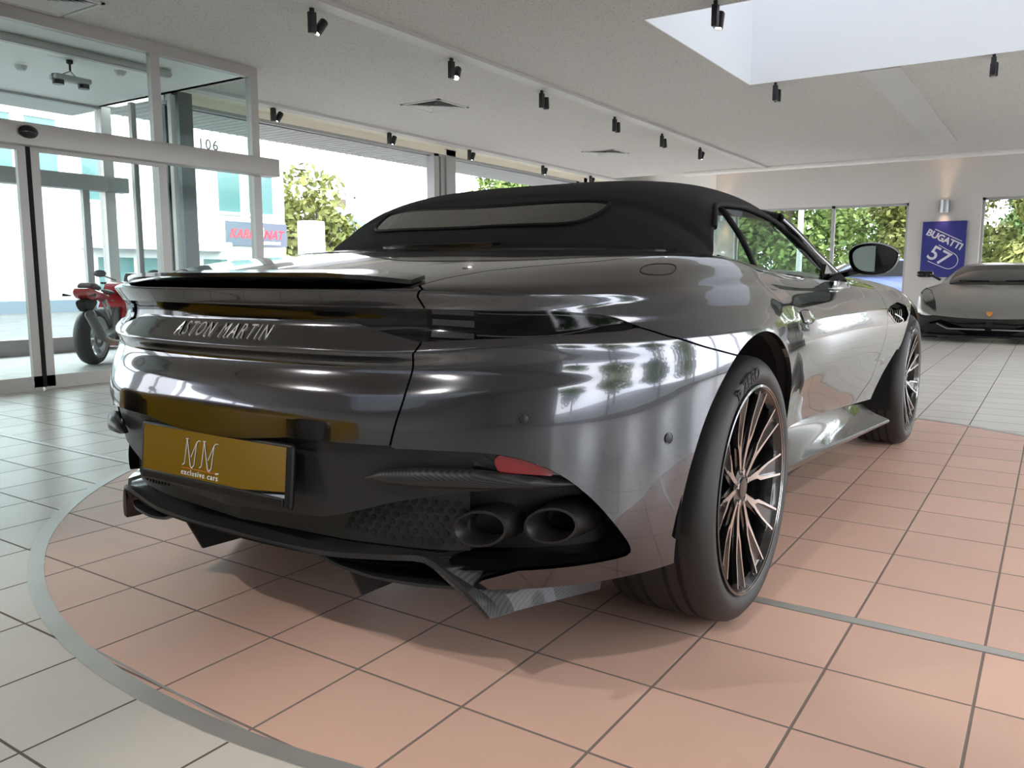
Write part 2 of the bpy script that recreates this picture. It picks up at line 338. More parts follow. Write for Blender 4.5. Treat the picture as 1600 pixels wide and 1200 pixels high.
# floor with a round opening, then the turntable in it
def annulus_floor():
    b = MB(); n = 96; ring = [(CX+RC*math.cos(2*math.pi*i/n), CY+RC*math.sin(2*math.pi*i/n)) for i in range(n)]
    out = []
    for i in range(n):
        a = 2*math.pi*i/n; c, s = math.cos(a), math.sin(a)
        t = min([(XR+.2-CX)/c if c > 1e-9 else 1e9, (XL-.2-CX)/c if c < -1e-9 else 1e9, (YF+.2-CY)/s if s > 1e-9 else 1e9, (YB-.2-CY)/s if s < -1e-9 else 1e9])
        out.append((CX+c*t, CY+s*t))
    V = [(x, y, 0) for x, y in ring]+[(x, y, 0) for x, y in out]; F = [(i, n+i, n+(i+1) % n, (i+1) % n) for i in range(n)]
    # corners
    for k, (cx, cyy) in enumerate([(XR+.2, YF+.2), (XL-.2, YF+.2), (XL-.2, YB-.2), (XR+.2, YB-.2)]):
        V.append((cx, cyy, 0)); idx = len(V)-1
        ds = sorted(range(n), key=lambda i: (out[i][0]-cx)**2+(out[i][1]-cyy)**2)
        for i in range(n):
            p, q = out[i], out[(i+1) % n]
            onp = [abs(p[0]-cx) < 1e-6, abs(p[1]-cyy) < 1e-6]; onq = [abs(q[0]-cx) < 1e-6, abs(q[1]-cyy) < 1e-6]
            if (onp[0] and onq[1] and not onp[1]) or (onp[1] and onq[0] and not onp[0]): F.append((n+i, idx, n+(i+1) % n))
    return b.add(V, F)
struct('floor', annulus_floor(), 'floor_tile')
b = MB(); b.prism([(CX+(RC-.045)*math.cos(2*math.pi*i/96), CY+(RC-.045)*math.sin(2*math.pi*i/96)) for i in range(96)], -.05, 0)
tag(b.build('turntable', 'red_tile'), 'round turntable of terracotta tiles let into the grey floor under the dark grey convertible', 'turntable')
b = MB(); b.lathe([(RC-.046, .0), (RC-.046, .002), (RC+.001, .002), (RC+.001, 0)], 128, T(CX, CY, 0), False); struct('trim_1', b, 'brushed_steel')
b = MB(); b.box((XL, .121, -.01), (XR, .157, .0015)); struct('trim_2', b, 'brushed_steel')
b = MB(); a = Vector((-.55, -1.085, 0)); c = Vector((.44, -1.134, 0)); d = (c-a).normalized(); nrm = Vector((-d.y, d.x, 0))*.0035
b.add([a-nrm, c-nrm, c+nrm, a+nrm], [(0, 1, 2, 3)]); b.v = [(x, y, .0008) for x, y, z in b.v]
b.f = [f[::-1] for f in b.f] if (c-a).cross(nrm).z < 0 else b.f; struct('trim_3', b, 'frame_grey')
# ceiling, with the skylight opening; it stops short of the far wall
SX0, SX1, SY0, SY1 = -1.37, 3.0, 4.29, 7.06
YC = 14.1
b = MB()
for (x0, y0, x1, y1) in [(XL-.1, YB-.1, SX0, YC), (SX1, YB-.1, XR+.1, YC), (SX0, YB-.1, SX1, -7.0), (SX0, -4.23, SX1, SY0), (SX0, SY1, SX1, YC)]:  # includes a gap behind the camera for the added skylight
    b.box((x0, y0, CEIL), (x1, y1, CEIL+.2))
struct('ceiling', b, 'ceiling_tile')
b = MB(); b.box((XL-.1, YC, 3.34), (XR+.1, YF+.2, 3.5)); b.box((XL-.1, YC, CEIL+.2), (XR+.1, YC+.02, 3.34)); struct('ceiling_2', b, 'cove_white')
b = MB(); z1 = 4.7; e = .012
b.box((SX0, SY0, CEIL-.006), (SX0+e, SY1, z1)); b.box((SX1-e, SY0, CEIL-.006), (SX1, SY1, z1)); b.box((SX0+e, SY0, CEIL-.006), (SX1-e, SY0+e, z1)); b.box((SX0+e, SY1-e, CEIL-.006), (SX1-e, SY1, z1))
struct('wall_skylight', b, 'skylight_white')
b = MB(); b.box((SX0, SY0, z1), (SX1, SY1, z1+.02)); struct('window_11', b, 'dome')
b = MB(); b.box((SX0, -7, CEIL-.006), (SX0+e, -4.23, z1)); b.box((SX1-e, -7, CEIL-.006), (SX1, -4.23, z1)); b.box((SX0+e, -7, CEIL-.006), (SX1-e, -7+e, z1)); b.box((SX0+e, -4.23-e, CEIL-.006), (SX1-e, -4.23, z1)); struct('wall_added_skylight', b, 'skylight_white')  # unseen second skylight, added to brighten the hall behind the camera
b = MB(); b.box((SX0, -7, z1), (SX1, -4.23, z1+.02)); struct('window_added_skylight', b, 'dome')  # pane over the added skylight
# far wall with openings
def wall_xz(name, y0, y1, x0, x1, z0, z1, holes, m):
    b = MB(); xs = sorted({x0, x1, *[h[0] for h in holes], *[h[1] for h in holes]})
    for a, c in zip(xs[:-1], xs[1:]):
        hs = sorted([(h[2], h[3]) for h in holes if h[0] <= a+1e-6 and h[1] >= c-1e-6]); z = z0
        for h0, h1 in hs:
            if h0 > z: b.box((a, y0, z), (c, y1, h0))
            z = h1
        if z < z1: b.box((a, y0, z), (c, y1, z1))
    return struct(name, b, m)
WF = [(-4.55, -.99, .35, 2.38), (.29, 3.4, .35, 2.42), (4.3, 6.2, .35, 2.42)]
wall_xz('wall_far', YF, YF+.3, -5.0, XR+.1, 0, 3.4, WF, 'wall_paint')
wall_xz('wall_far_left', YF, YF+.3, XL-.1, -5.0, 0, 3.4, [(XL+.15, -5.15, .35, 2.86)], 'cove_white')
i = 1
def win_frame_xz(x0, x1, z0, z1, y, mull, name, fm='frame_grey', w=.05, dep=.06, gm='clear_pane'):
    b = MB(); b.box((x0, y, z0), (x1, y+dep, z0+w)); b.box((x0, y, z1-w), (x1, y+dep, z1)); b.box((x0, y, z0), (x0+w, y+dep, z1)); b.box((x1-w, y, z0), (x1, y+dep, z1))
    for m in mull: b.box((m-w*.7, y, z0), (m+w*.7, y+dep, z1))
    o = struct(name, b, fm); g = MB(); g.box((x0+.01, y+dep*.4, z0+.01), (x1-.01, y+dep*.4+.008, z1-.01)); sheet(g).build('pane', gm, o); return o
win_frame_xz(WF[0][0], WF[0][1], .35, 2.38, YF+.1, [-2.45], 'window_1')
win_frame_xz(WF[1][0], WF[1][1], .35, 2.42, YF+.1, [1.9], 'window_2')
win_frame_xz(WF[2][0], WF[2][1], .35, 2.42, YF+.1, [], 'window_3')
win_frame_xz(XL+.15, -5.15, .35, 2.86, YF+.1, [-6.1], 'window_4')
# cove beam at the ceiling edge, its fluorescent bar and grille
b = MB(); b.rbox((-4.9, YC-.16, 2.93), (XR, YC+.04, 3.02), .04); struct('trim_4', b, 'cove_white')
b = MB()
for k in range(64): b.box((-1.2+k*.12, YC+.06, 2.96), (-1.2+k*.12+.07, YC+.16, 2.985))
b.box((-1.25, YC+.045, 2.95), (XR, YC+.06, 3.0)); struct('trim_5', b, 'cove_white')
# smooth strip across the ceiling
b = MB(); b.box((-.22, SY1+.03, 2.988), (.13, 12.6, 3.001)); b.box((-.235, SY1+.03, 2.984), (-.22, 12.6, 3.0)); b.box((.13, SY1+.03, 2.984), (.145, 12.6, 3.0)); struct('trim_6', b, 'rail_white')
# recessed light channel along the row of spots
b = MB(); b.box((-3.32, -6, 2.975), (-3.20, YC-.17, 3.001)); b.box((-3.20, -6, 2.965), (-3.17, YC-.17, 3.0)); b.box((-3.36, -6, 2.985), (-3.32, YC-.17, 3.0)); struct('trim_7', b, 'rail_white')
# window pelmet on the left: rails and cream channel
b = MB(); b.box((-6.56, 3.72, 2.965), (-6.50, YF, 3.001)); b.box((-6.70, 3.72, 2.975), (-6.60, YF, 3.001)); struct('trim_8', b, 'rail_white')
b = MB(); b.box((-7.1, 3.72, 2.86), (-7.0, YF, 2.90)); struct('trim_9', b, 'frame_grey')
b = MB(); b.box((-7.02, 3.72, 2.90), (-6.98, YF, 3.0)); b.box((-6.98, 3.72, 2.992), (-6.70, YF, 3.001)); struct('trim_10', b, 'cream')
# ---- glazed facade on the left
def facade(name, y0, y1, mull, z0=.12, z1=2.86, x=-7.1):
    b = MB(); b.box((x-.05, y0, z0-.12), (x+.05, y1, z0)); b.box((x-.05, y0, z1), (x+.05, y1, z1+.07))
    for m in mull: b.box((x-.05, m-.035, z0), (x+.05, m+.035, z1))
    o = struct(name, b, 'frame_grey'); g = MB(); g.box((x-.006, y0, z0), (x+.006, y1, z1)); sheet(g).build('pane', 'clear_pane', o); return o
facade('window_5', 3.98, 8.55, [4.02])
facade('window_6', 9.1, 13.3, [])
facade('window_7', 13.75, 16.1, [])
for k, (y0, y1) in enumerate([(8.55, 9.1), (13.3, 13.75)]):
    b = MB(); b.box((-7.16, y0, 0), (-7.0, y0+.13, 3.0)); b.box((-7.22, y0+.13, 0), (-7.1, y0+.2, 3.0)); b.box((-7.16, y0+.2, 0), (-7.02, y0+.3, 3.0)); b.box((-7.14, y0+.3, 0), (-6.98, y1, 3.0))
    tag(b.build('window_column', 'frame_grey'), ['grey steel double column between the two large windows, nearer the glass entrance', 'grey steel column at the far end of the left windows, nearest the far wall'][k], 'column')
# ---- entrance vestibule: glass box standing in the hall
VX, VY1, VY0 = -5.35, 3.62, -2.2
def bars(name, m, boxes, kind='structure', parent=None):
    b = MB()
    for a in boxes: b.box(a[:3], a[3:])
    o = b.build(name, m, parent)
    if kind: tag(o, kind=kind)
    return o
ws = bars('window_8', 'aluminium', [(VX-.04, VY0, 2.90, VX+.04, VY1, 3.0), (VX-.04, VY1-.09, 0, VX+.04, VY1, 2.9), (VX-.03, 2.44, 2.1, VX+.03, 2.53, 2.9), (VX-.03, 2.44, 0, VX+.03, 2.50, 1.93),
     (VX-.03, -1.3, 2.1, VX+.03, -1.2, 2.9), (VX-.04, 2.5, 0, VX+.04, VY1-.09, .08),
     (-8.2, VY1-.06, 2.93, VX, VY1, 3.0), (-8.25, VY1-.03, 0, -8.12, VY1+.10, 2.93), (-8.2, VY1-.06, 0, VX, VY1, .08), (-6.75, VY1-.06, 0, -6.69, VY1, 2.9), (-7.5, VY1-.06, 0, -7.44, VY1, 2.9)])
g = MB(); g.box((VX-.005, -1.2, 2.1), (VX+.005, VY1-.09, 2.9)); g.box((VX-.005, 2.5, .08), (VX+.005, VY1-.09, 1.93)); g.box((-8.12, VY1-.035, .08), (VX-.03, VY1-.027, 2.9)); g.box((VX-.005, VY0, 2.1), (VX+.005, -1.3, 2.9)); sheet(g).build('pane', 'pane', ws)
hd = MB(); hd.rbox((VX+.02, VY0, 1.93), (VX+.19, 3.74, 2.105), .006); hd = hd.build('trim_11', 'aluminium'); tag(hd, kind='structure')
s = MB(); s.lathe([(.0, 0), (.045, 0), (.05, .012), (.03, .035), (0, .045)], 20, T(VX+.19, 1.17, 2.06) @ R(90, 'Y')); s = s.build('door_sensor', 'gloss_black'); s.scale = (1, 1.5, 1); s.location = (.0, -.505, -.03); tag(s, 'small black half round motion sensor on the grey beam over the sliding doors', 'sensor')
d1 = bars('door_1', 'aluminium', [(VX+.06, 1.30, .02, VX+.10, 1.37, 1.93), (VX+.06, 2.42, .02, VX+.10, 2.50, 1.93), (VX+.06, 1.30, .0, VX+.10, 2.5, .11), (VX+.06, 1.37, 1.90, VX+.10, 2.42, 1.93)])
g = MB(); g.box((VX+.075, 1.37, .11), (VX+.085, 2.42, 1.90)); sheet(g).build('pane', 'pane', d1)
g = MB(); g.box((VX+.055, 1.268, .02), (VX+.105, 1.30, 1.93)); g.build('rubber_seal', 'deep_black', d1)
d2 = bars('door_2', 'aluminium', [(VX+.06, 1.20, .02, VX+.10, 1.265, 1.93), (VX+.06, -.0, .02, VX+.10, .07, 1.93), (VX+.06, 0, .0, VX+.10, 1.265, .11), (VX+.06, .07, 1.90, VX+.10, 1.2, 1.93)])
g = MB(); g.box((VX+.075, .07, .11), (VX+.085, 1.2, 1.90)); sheet(g).build('pane', 'pane', d2)
# outer door line of the vestibule
od = bars('door_3', 'frame_grey', [(-8.22, -2.2, 1.93, -8.05, 3.86, 2.105), (-8.16, .92, 0, -8.10, 1.00, 1.93), (-8.16, 3.30, 0, -8.10, 3.38, 1.93), (-8.2, -2.2, 2.9, -8.12, 3.6, 3.0), (-8.16, 1.95, 2.105, -8.10, 2.03, 2.9), (-8.18, -2.2, 0, -8.10, 3.6, .20)])
g = MB(); g.box((-8.13, -2.2, .05), (-8.12, 3.56, 2.9)); sheet(g).build('pane', 'pane', od)
b = MB(); b.box((-8.2, -2.2, 2.93), (VX-.04, VY1, 3.0)); struct('ceiling_3', b, 'pale_ceiling')
noisy('concrete', (.42, .42, .41), (.52, .52, .51), 8, .5)
b = MB(); b.box((-8.2, -2.2, -.1), (VX-.06, VY1-.07, .02)); struct('floor_2', b, 'concrete')
b = MB(); b.box((-7.24, 3.78, 0), (-7.12, 3.96, 3.0)); b.box((-7.12, 3.82, 0), (-7.0, 3.92, 3.0)); b.box((-7.0, 3.78, 0), (-6.86, 3.96, 3.0)); tag(b.build('window_column', 'dark_column'), 'dark grey steel column seen through the side glass of the entrance', 'column')
b = MB(); b.box((-8.2, -2.3, 0), (VX, -2.2, 3.0)); struct('wall_vestibule', b, 'wall_paint')
# ---- right side and rear glazing (seen only in reflections)
def glaz_y(name, x, y0, y1, step, z0, z1):
    b = MB(); b.box((x-.06, y0, 0), (x+.06, y1, z0)); b.box((x-.06, y0, z1), (x+.06, y1, 3.0)); y = y0
    while y < y1+.01: b.box((x-.06, y-.05, z0), (x+.06, y+.05, z1)); y += step
    o = struct(name, b, 'frame_grey'); g = MB(); g.box((x-.005, y0, z0), (x+.005, y1, z1)); sheet(g).build('pane', 'clear_pane', o)
def glaz_x(name, y, x0, x1, step, z0, z1):
    b = MB(); b.box((x0, y-.06, 0), (x1, y+.06, z0)); b.box((x0, y-.06, z1), (x1, y+.06, 3.0)); x = x0
    while x < x1+.01: b.box((x-.05, y-.06, z0), (x+.05, y+.06, z1)); x += step
    o = struct(name, b, 'frame_grey'); g = MB(); g.box((x0, y-.005, z0), (x1, y+.005, z1)); sheet(g).build('pane', 'clear_pane', o)
glaz_y('window_9', 6.5, -3.6, 16.2, 2.6, .15, 2.6)
glaz_y('window_10', -7.1, -8.5, -2.3, 1.24, .35, 2.5)
b = MB(); b.box((6.4, -8.5, 0), (6.6, -3.65, 3.0)); struct('wall_right', b, 'wall_white')
b = MB(); b.box((-7.2, -8.7, 0), (6.6, -8.5, 3.0)); struct('wall_behind', b, 'wall_white')
# ---- track spots
mat('spot_black', (.010, .010, .012), .35)
mat('spot_glow', (1, 1, 1), .5, emit=(1, .95, .86), es=14)
def make_spot(aim=(0, 40), lit=True):
    o = empty('spotlight', (0, 0, CEIL))
    b = MB(); b.rbox((-.022, -.075, -.19), (.022, -.015, -.03), .004); b.rbox((-.014, -.06, -.035), (.014, -.03, 0.0), .003); b.build('driver_box', 'spot_black', o)
    m = T(0, .045, -.12) @ R(aim[0], 'Z') @ R(aim[1], 'X')
    h = MB(); h.lathe([(.0, .06), (.03, .06), (.036, .052), (.036, -.066), (.030, -.07), (.028, -.055), (.0, -.05)], 20, m); h.tube([(0, -.03, -.12), (0, .03, -.12)], .008, 8); hh = h.build('lamp_head', 'spot_black', o)
    g = MB(); g.lathe([(.0, -.0505), (.027, -.0555)], 16, m, False); g.build('bulb', 'spot_glow' if lit else 'spot_black', hh)
    return o
SP = [(-3.42, 2.65, 160, 35, 'nearest of the row above the car roof, on the long ceiling rail'), (-3.42, 4.43, 200, 35, 'second from the camera on the long ceiling rail, beside the nearer vent'),
 (-3.42, 6.1, 0, 5, 'third from the camera on the long ceiling rail'), (-3.42, 7.94, 0, 5, 'fourth from the camera on the long ceiling rail'), (-3.42, 9.5, 0, 15, 'fifth from the camera on the long ceiling rail'), (-3.42, 11.05, 160, 25, 'sixth and farthest on the long ceiling rail'),
 (-6.62, 4.98, 160, 30, 'above the window just right of the glass entrance'), (-6.62, 7.1, 160, 20, 'above the middle of the big window pane'), (-6.62, 9.05, 160, 20, 'above the window right of the double steel column'), (-6.62, 11.37, 160, 20, 'over the dark soft top near the end of the left windows'), (-6.62, 13.27, 160, 20, 'last above the left windows, beside the far grey column'),
 (-.72, 4.22, 170, 12, 'at the near edge of the white skylight opening'), (-1.10, 7.16, 0, 0, 'at the far left corner of the skylight opening'), (.95, 7.0+.13, 0, 0, 'at the far edge of the skylight opening, near the photo\'s right border')]
for k, (x, y, az, tl, txt) in enumerate(SP):
    o = make_spot((az, tl)); o.location = (x, y, CEIL); tag(o, 'small black spotlight '+txt, 'spotlight', 'ceiling spotlights')
# lamps that shine: a few spots over and behind the car (their fixtures included)
def shine(x, y, tx, ty, e=60, size=45, col=(1, .93, .84)):
    l = bpy.data.lights.new('spot_beam', 'SPOT'); l.energy = e; l.spot_size = math.radians(size); l.spot_blend = .6; l.shadow_soft_size = .03; l.color = col
    o = bpy.data.objects.new('spot_beam', l); COL.objects.link(o); o.location = (x, y, CEIL-.23); o.rotation_euler = (Vector((tx, ty, 0))-Vector((x, y, CEIL-.23))).to_track_quat('-Z', 'Y').to_euler()
for x, y, tx, ty in [(.9, -3.2, 1.2, -.6), (-1.6, -3.2, -.2, -1.2), (3.0, -1.2, 1.8, .8), (-3.35, 2.7, -1.2, 1.2), (-.72, 4.3, 0, 2.8)]:
    shine(x, y, tx, ty)
for x, y, tt in [(.9, -3.2, 'directly behind the photographer'), (-1.6, -3.2, 'behind the photographer, toward the yellow car'), (3.0, -1.2, 'right of the photographer, toward the right windows')]:
    o = make_spot((0, 10)); o.location = (x, y-.1, CEIL); tag(o, 'small black ceiling spotlight '+tt, 'spotlight', 'ceiling spotlights behind the camera')
# ---- ceiling vents
def vent(x, y, s, label):
    o = empty('air_vent', (x, y, CEIL)); b = MB()
    for a, c in [((-s, -s, -.012), (s, -s+.03, 0)), ((-s, s-.03, -.012), (s, s, 0)), ((-s, -s, -.012), (-s+.03, s, 0)), ((s-.03, -s, -.012), (s, s, 0))]: b.box(a, c)
    b.build('vent_frame', 'vent_white', o); b = MB(); k = .03
    while k < s-.03:
        t = s-k-.02
        for m in (R(0, 'Z'), R(90, 'Z'), R(180, 'Z'), R(270, 'Z')):
            b.add([m @ Vector(p) for p in [(-t, -t, -.014), (t, -t, -.014), (t-.03, -t+.03, -.001), (-t+.03, -t+.03, -.001)]], [(0, 1, 2, 3)])
        k += .045
    b.build('louvre', 'vent_white', o); b = MB(); b.box((-s+.02, -s+.02, -.0008), (s-.02, s-.02, -.0002)); b.build('duct', 'frame_grey', o)
    tag(o, label, 'air vent', 'square ceiling vents')
vent(-4.96, 6.04, .30, 'square white ceiling air vent nearer the camera, left of the row of spotlights')
vent(-4.96, 10.64, .30, 'square white ceiling air vent farther away, small above the middle of the soft top')
vent(-4.96, 1.35, .30, 'square white ceiling air vent at the top left edge, right by the glass entrance')
# ---- things in the entrance
o = empty('ceiling_lamp', (-6.3, 2.25, 2.93))
b = MB(); b.lathe([(0, 0), (.03, 0), (.03, -.03), (.01, -.04), (.01, -.10), (0, -.10)], 14); b.build('mount', 'spot_black', o)
b = MB(); b.rbox((-.07, -.17, -.20), (.07, .17, -.15), .015); b.tube([(0, 0, -.1), (.05, -.1, -.15)], .006, 6); b.tube([(0, 0, -.1), (-.05, .1, -.15)], .006, 6); b.build('lamp_body', 'frame_grey', o)
for q in (-.12, .12): b = MB(); b.lathe([(0, -.24), (.05, -.24), (.055, -.15), (0, -.15)], 14, T(0, q, 0)); b.build('lamp_head', 'spot_black', o)
tag(o, 'grey twin-headed ceiling lamp hanging inside the glass entrance', 'lamp')
for x, y, txt in [(-6.3, 2.75, 'right'), (-6.9, 2.1, 'left')]:
    b = MB(); b.lathe([(0, -.045), (.035, -.045), (.055, -.02), (.06, 0), (0, 0)], 18); o = b.build('smoke_detector', 'vent_white', None, (x, y, 2.93)); tag(o, 'white round smoke detector on the entrance ceiling, %s of the two beside the twin lamp' % txt, 'smoke detector', 'smoke detectors')
b = MB(); b.box((-5.9, .2, 2.86), (-5.84, 3.0, 2.93)); b.box((-5.84, .5, 2.87), (-5.82, 3.0, 2.90)); o = b.build('light_track', 'aluminium'); tag(o, 'thin aluminium track under the entrance ceiling', 'track')
mat('window_text', (.16, .17, .17), .5)
o = empty('window_lettering', (-8.115, 3.40, 2.47)); fl = frame((0, 0, 0), (0, 1, 0), (0, 0, 1), (1, 0, 0))
MB().text('Auto', .19, fl, .002, 0, 1.2, 'CENTER').build('word', 'window_text', o); tag(o, 'grey lettering on the glass above the entrance door', 'lettering')
# ---- poster and wall lamps on the far wall
mat('poster_blue', (.025, .030, .22), .45); mat('poster_white', (.62, .63, .72), .5)
o = empty('poster', (-.32, YF-.035, 1.44)); b = MB(); b.box((-.385, -.03, -.545), (.385, .032, .545)); b.build('panel', 'poster_blue', o)
rm = lambda x, z, a: T(x, -.032, z) @ R(90, 'X') @ R(a, 'Z')
b = MB(); b.text('BUGATTI', .175, rm(-.01, .14, -27), .001, 0, .97, 'CENTER', offset=.006); b.box((-.24, .0, 0), (.30, .015, .001), rm(.05, .28, -27)); b.text('57', .40, rm(-.13, -.24, -30), .001, 0, 1., 'CENTER', offset=.004)
arc = [Vector((.20+.16*math.cos(t), .0+.16*math.sin(t), 0)) for t in np.linspace(1.4, -1.5, 12)]
pts = [Vector((-.12, .17, 0))]+arc+[Vector((-.12, -.19, 0))]
for p, q in zip(pts[:-1], pts[1:]):
    d = (q-p).normalized(); n = Vector((-d.y, d.x, 0))*.007; b.add([rm(-.06, -.12, -30) @ x for x in (p-n, q-n, q+n, p+n)], [(0, 1, 2, 3)])
b.build('printed_lettering', 'poster_white', o); tag(o, 'dark blue poster reading BUGATTI 57 on the far wall between two windows', 'poster')
mat('wall_lamp_grey', (.42, .44, .46), .3, .8); mat('warm_glow', (1, 1, 1), .5, emit=(1, .72, .42), es=20)
for x, txt in ((-.34, 'above the dark blue poster'), (-4.75, 'at the left end of the far wall, behind the soft top'), (3.9, 'beyond the second window')):
    o = empty('wall_lamp', (x, YF-.10, 2.27)); b = MB(); b.lathe([(.07, -.12), (.085, -.12), (.085, .12), (.07, .12), (.07, -.12)], 24); b.box((-.03, .07, -.04), (.03, .10, .04)); b.build('shade', 'wall_lamp_grey', o)
    b = MB(); b.lathe([(0, .02), (.04, .0), (.04, -.02), (0, -.04)], 12); b.build('bulb', 'warm_glow', o)
    l = bpy.data.lights.new('up', 'SPOT'); l.energy = 9; l.spot_size = 1.0; l.spot_blend = .9; l.color = (1, .6, .35); l.shadow_soft_size = .04; q = bpy.data.objects.new('beam', l); COL.objects.link(q); q.location = (x, YF-.12, 2.33); q.rotation_euler = (math.pi+.1, 0, 0)
    l2 = l.copy(); q = bpy.data.objects.new('beam', l2); COL.objects.link(q); q.location = (x, YF-.12, 2.2); q.rotation_euler = (.1, 0, 0)
    tag(o, 'grey cylindrical wall lamp '+txt, 'wall lamp', 'wall lamps')

o = empty('house_number', (-7.100, 4.33, 2.44)); fl = frame((0, 0, 0), (0, 1, 0), (0, 0, 1), (1, 0, 0)); MB().text('106', .17, fl, .002, 0, 1.2, 'CENTER').build('digits', 'window_text', o); tag(o, 'grey number on the window glass just right of the dark steel column', 'lettering')
# ================================================================= the dark grey convertible
S, uq, vq, tu, tv = body_grid(); NB = grid_normals(S)
UU, VV = np.meshgrid(uq, vq, indexing='ij')
def sdf(px, py, poly):                                    # >0 inside
    P = np.asarray(poly, float); Q = np.roll(P, -1, 0); d = np.full(px.shape, 1e9); ins = np.zeros(px.shape, bool)
    for (x0, y0), (x1, y1) in zip(P, Q):
        ex, ey = x1-x0, y1-y0; t = np.clip(((px-x0)*ex+(py-y0)*ey)/(ex*ex+ey*ey+1e-12), 0, 1); d = np.minimum(d, np.hypot(px-x0-t*ex, py-y0-t*ey))
        if y0 != y1: ins ^= ((py < y0) != (py < y1)) & (px < (x1-x0)*(py-y0)/(y1-y0)+x0)
    return np.where(ins, d, -d)
def rnd(poly, n=2):                                       # chaikin rounding of a polygon
    P = np.asarray(poly, float)
    for _ in range(n):
        Q = np.roll(P, -1, 0); P = np.stack([.75*P+.25*Q, .25*P+.75*Q], 1).reshape(-1, 2)
    return P
X_, Y_, Z_ = S[..., 0], S[..., 1], S[..., 2]
g = .0022
def cap(y0, z0, r): return r-np.hypot(Y_-y0, Z_-z0)
side = UU > 1.02
F_rarch = np.where(side, cap(0, .358, .425), -1.)
F_farch = np.where(side, np.maximum(cap(2.805, .358, .425), sdf(Y_, Z_, [(2.43, .55), (2.36, .56), (2.19, .46), (1.97, .29), (1.95, .15), (2.9, .15)])), -1.)
F_exh = sdf(UU, VV, rnd([(-1, .285), (.25, .300), (.492, .312), (.636, .308), (.70, .303), (.762, .288), (.821, .261), (.894, .203), (.965, .122), (1.012, .062), (.99, .046), (.60, .046), (.585, -.3), (-1, -.3)], 2))
F_exh = np.where(UU < .5, np.maximum(F_exh, (.286+.03*np.clip(UU, 0, .25)/.25-.004*0-VV)), F_exh)
LAMP = [(-1, .562), (.281, .565), (.385, .564), (.44, .552), (.504, .541), (.545, .534), (.70, .541), (.819, .547), (.986, .549), (1.032, .558), (.99, .574), (.955, .584), (.819, .601), (.553, .604), (.297, .606), (-1, .606)]
F_lamp = sdf(UU, VV, LAMP)
TRUNK = [(-1, .27), (.488, .27), (.492, .316), (.516, .417), (.533, .511), (.547, .534), (.551, .605), (.54, .626), (.552, .649), (.532, .667), (.55, .709), (.602, .753), (.69, .778), (.83, .805), (.98, .86), (1.07, .95), (1.10, 1.2), (-1, 1.2)]
F_trunk = sdf(UU, VV, TRUNK)
BUMP = [(.3, -.3), (.3, .60), (.80, .575), (1.026, .557), (1.10, .529), (1.224, .501), (1.37, .472), (1.45, .46), (1.45, -.3)]
F_bump = sdf(UU, VV, BUMP)
DOOR = [(1.70, 1.4), (1.785, .709), (1.84, .643), (1.949, .571), (1.985, .53), (2.0, .45), (2.02, .0), (2.1, -.3), (3.1, -.3), (3.30, .101), (3.515, .181), (3.548, .261), (3.569, .372), (3.607, .52), (3.70, .64), (3.76, .69), (3.55, 1.4)]
F_door = sdf(UU, VV, DOOR)
F_sill = Z_-np.where((UU > 1.8) & (UU < 3.7), .43-(Y_-.6)*.062, -1)
F_vent = sdf(UU, Z_, rnd([(3.60, .775), (4.12, .800), (4.14, .70), (3.80, .688), (3.67, .735)], 1))
F_glassline = np.where(UU > 3.3, 1.0, 1.)
COLS = {k: v for k, v in dict(rarch=F_rarch, farch=F_farch, exh=F_exh, lamp=F_lamp, trunk=F_trunk, bump=F_bump, door=F_door, sill=F_sill, vent=F_vent, u=UU, v=VV, z=Z_, x=X_, y=Y_).items()}
NAMES = list(COLS)
BASE = np.concatenate([S.reshape(-1, 3), NB.reshape(-1, 3), np.stack([COLS[k].ravel() for k in NAMES], 1)], 1)
a_, b_ = S.shape[:2]; ii, jj = np.meshgrid(np.arange(a_-1), np.arange(b_-1), indexing='ij'); q0 = (ii*b_+jj).ravel()
QUADS = np.stack([q0, q0+b_, q0+b_+1, q0+1], 1)
def clipmesh(conds):
    V = BASE; Q = QUADS; polys = []; extra = []
    for fn in conds:
        A = V if not extra else np.concatenate([V, np.array(extra)]); V = A; extra = []
        f = fn({k: A[:, 6+i] for i, k in enumerate(NAMES)}); ins = f > 0
        c = ins[Q].sum(1); cross = [list(map(int, q)) for q in Q[(c > 0) & (c < 4)]]; Q = Q[c == 4]; out = []; cache = {}
        def cut(i, j):
            k = (i, j) if i < j else (j, i)
            if k not in cache:
                t = f[k[0]]/(f[k[0]]-f[k[1]]); extra.append(A[k[0]]*(1-t)+A[k[1]]*t); cache[k] = len(A)+len(extra)-1
            return cache[k]
        for P in cross+polys:
            if all(ins[p] for p in P): out.append(P); continue
            if not any(ins[p] for p in P): continue
            r = []
            for i, p in enumerate(P):
                n = P[(i+1) % len(P)]
                if ins[p]: r.append(p)
                if ins[p] != ins[n]: r.append(cut(p, n))
            if len(r) > 2: out.append(r)
        polys = out
    if extra: V = np.concatenate([V, np.array(extra)])
    return V, [list(map(int, q)) for q in Q]+polys
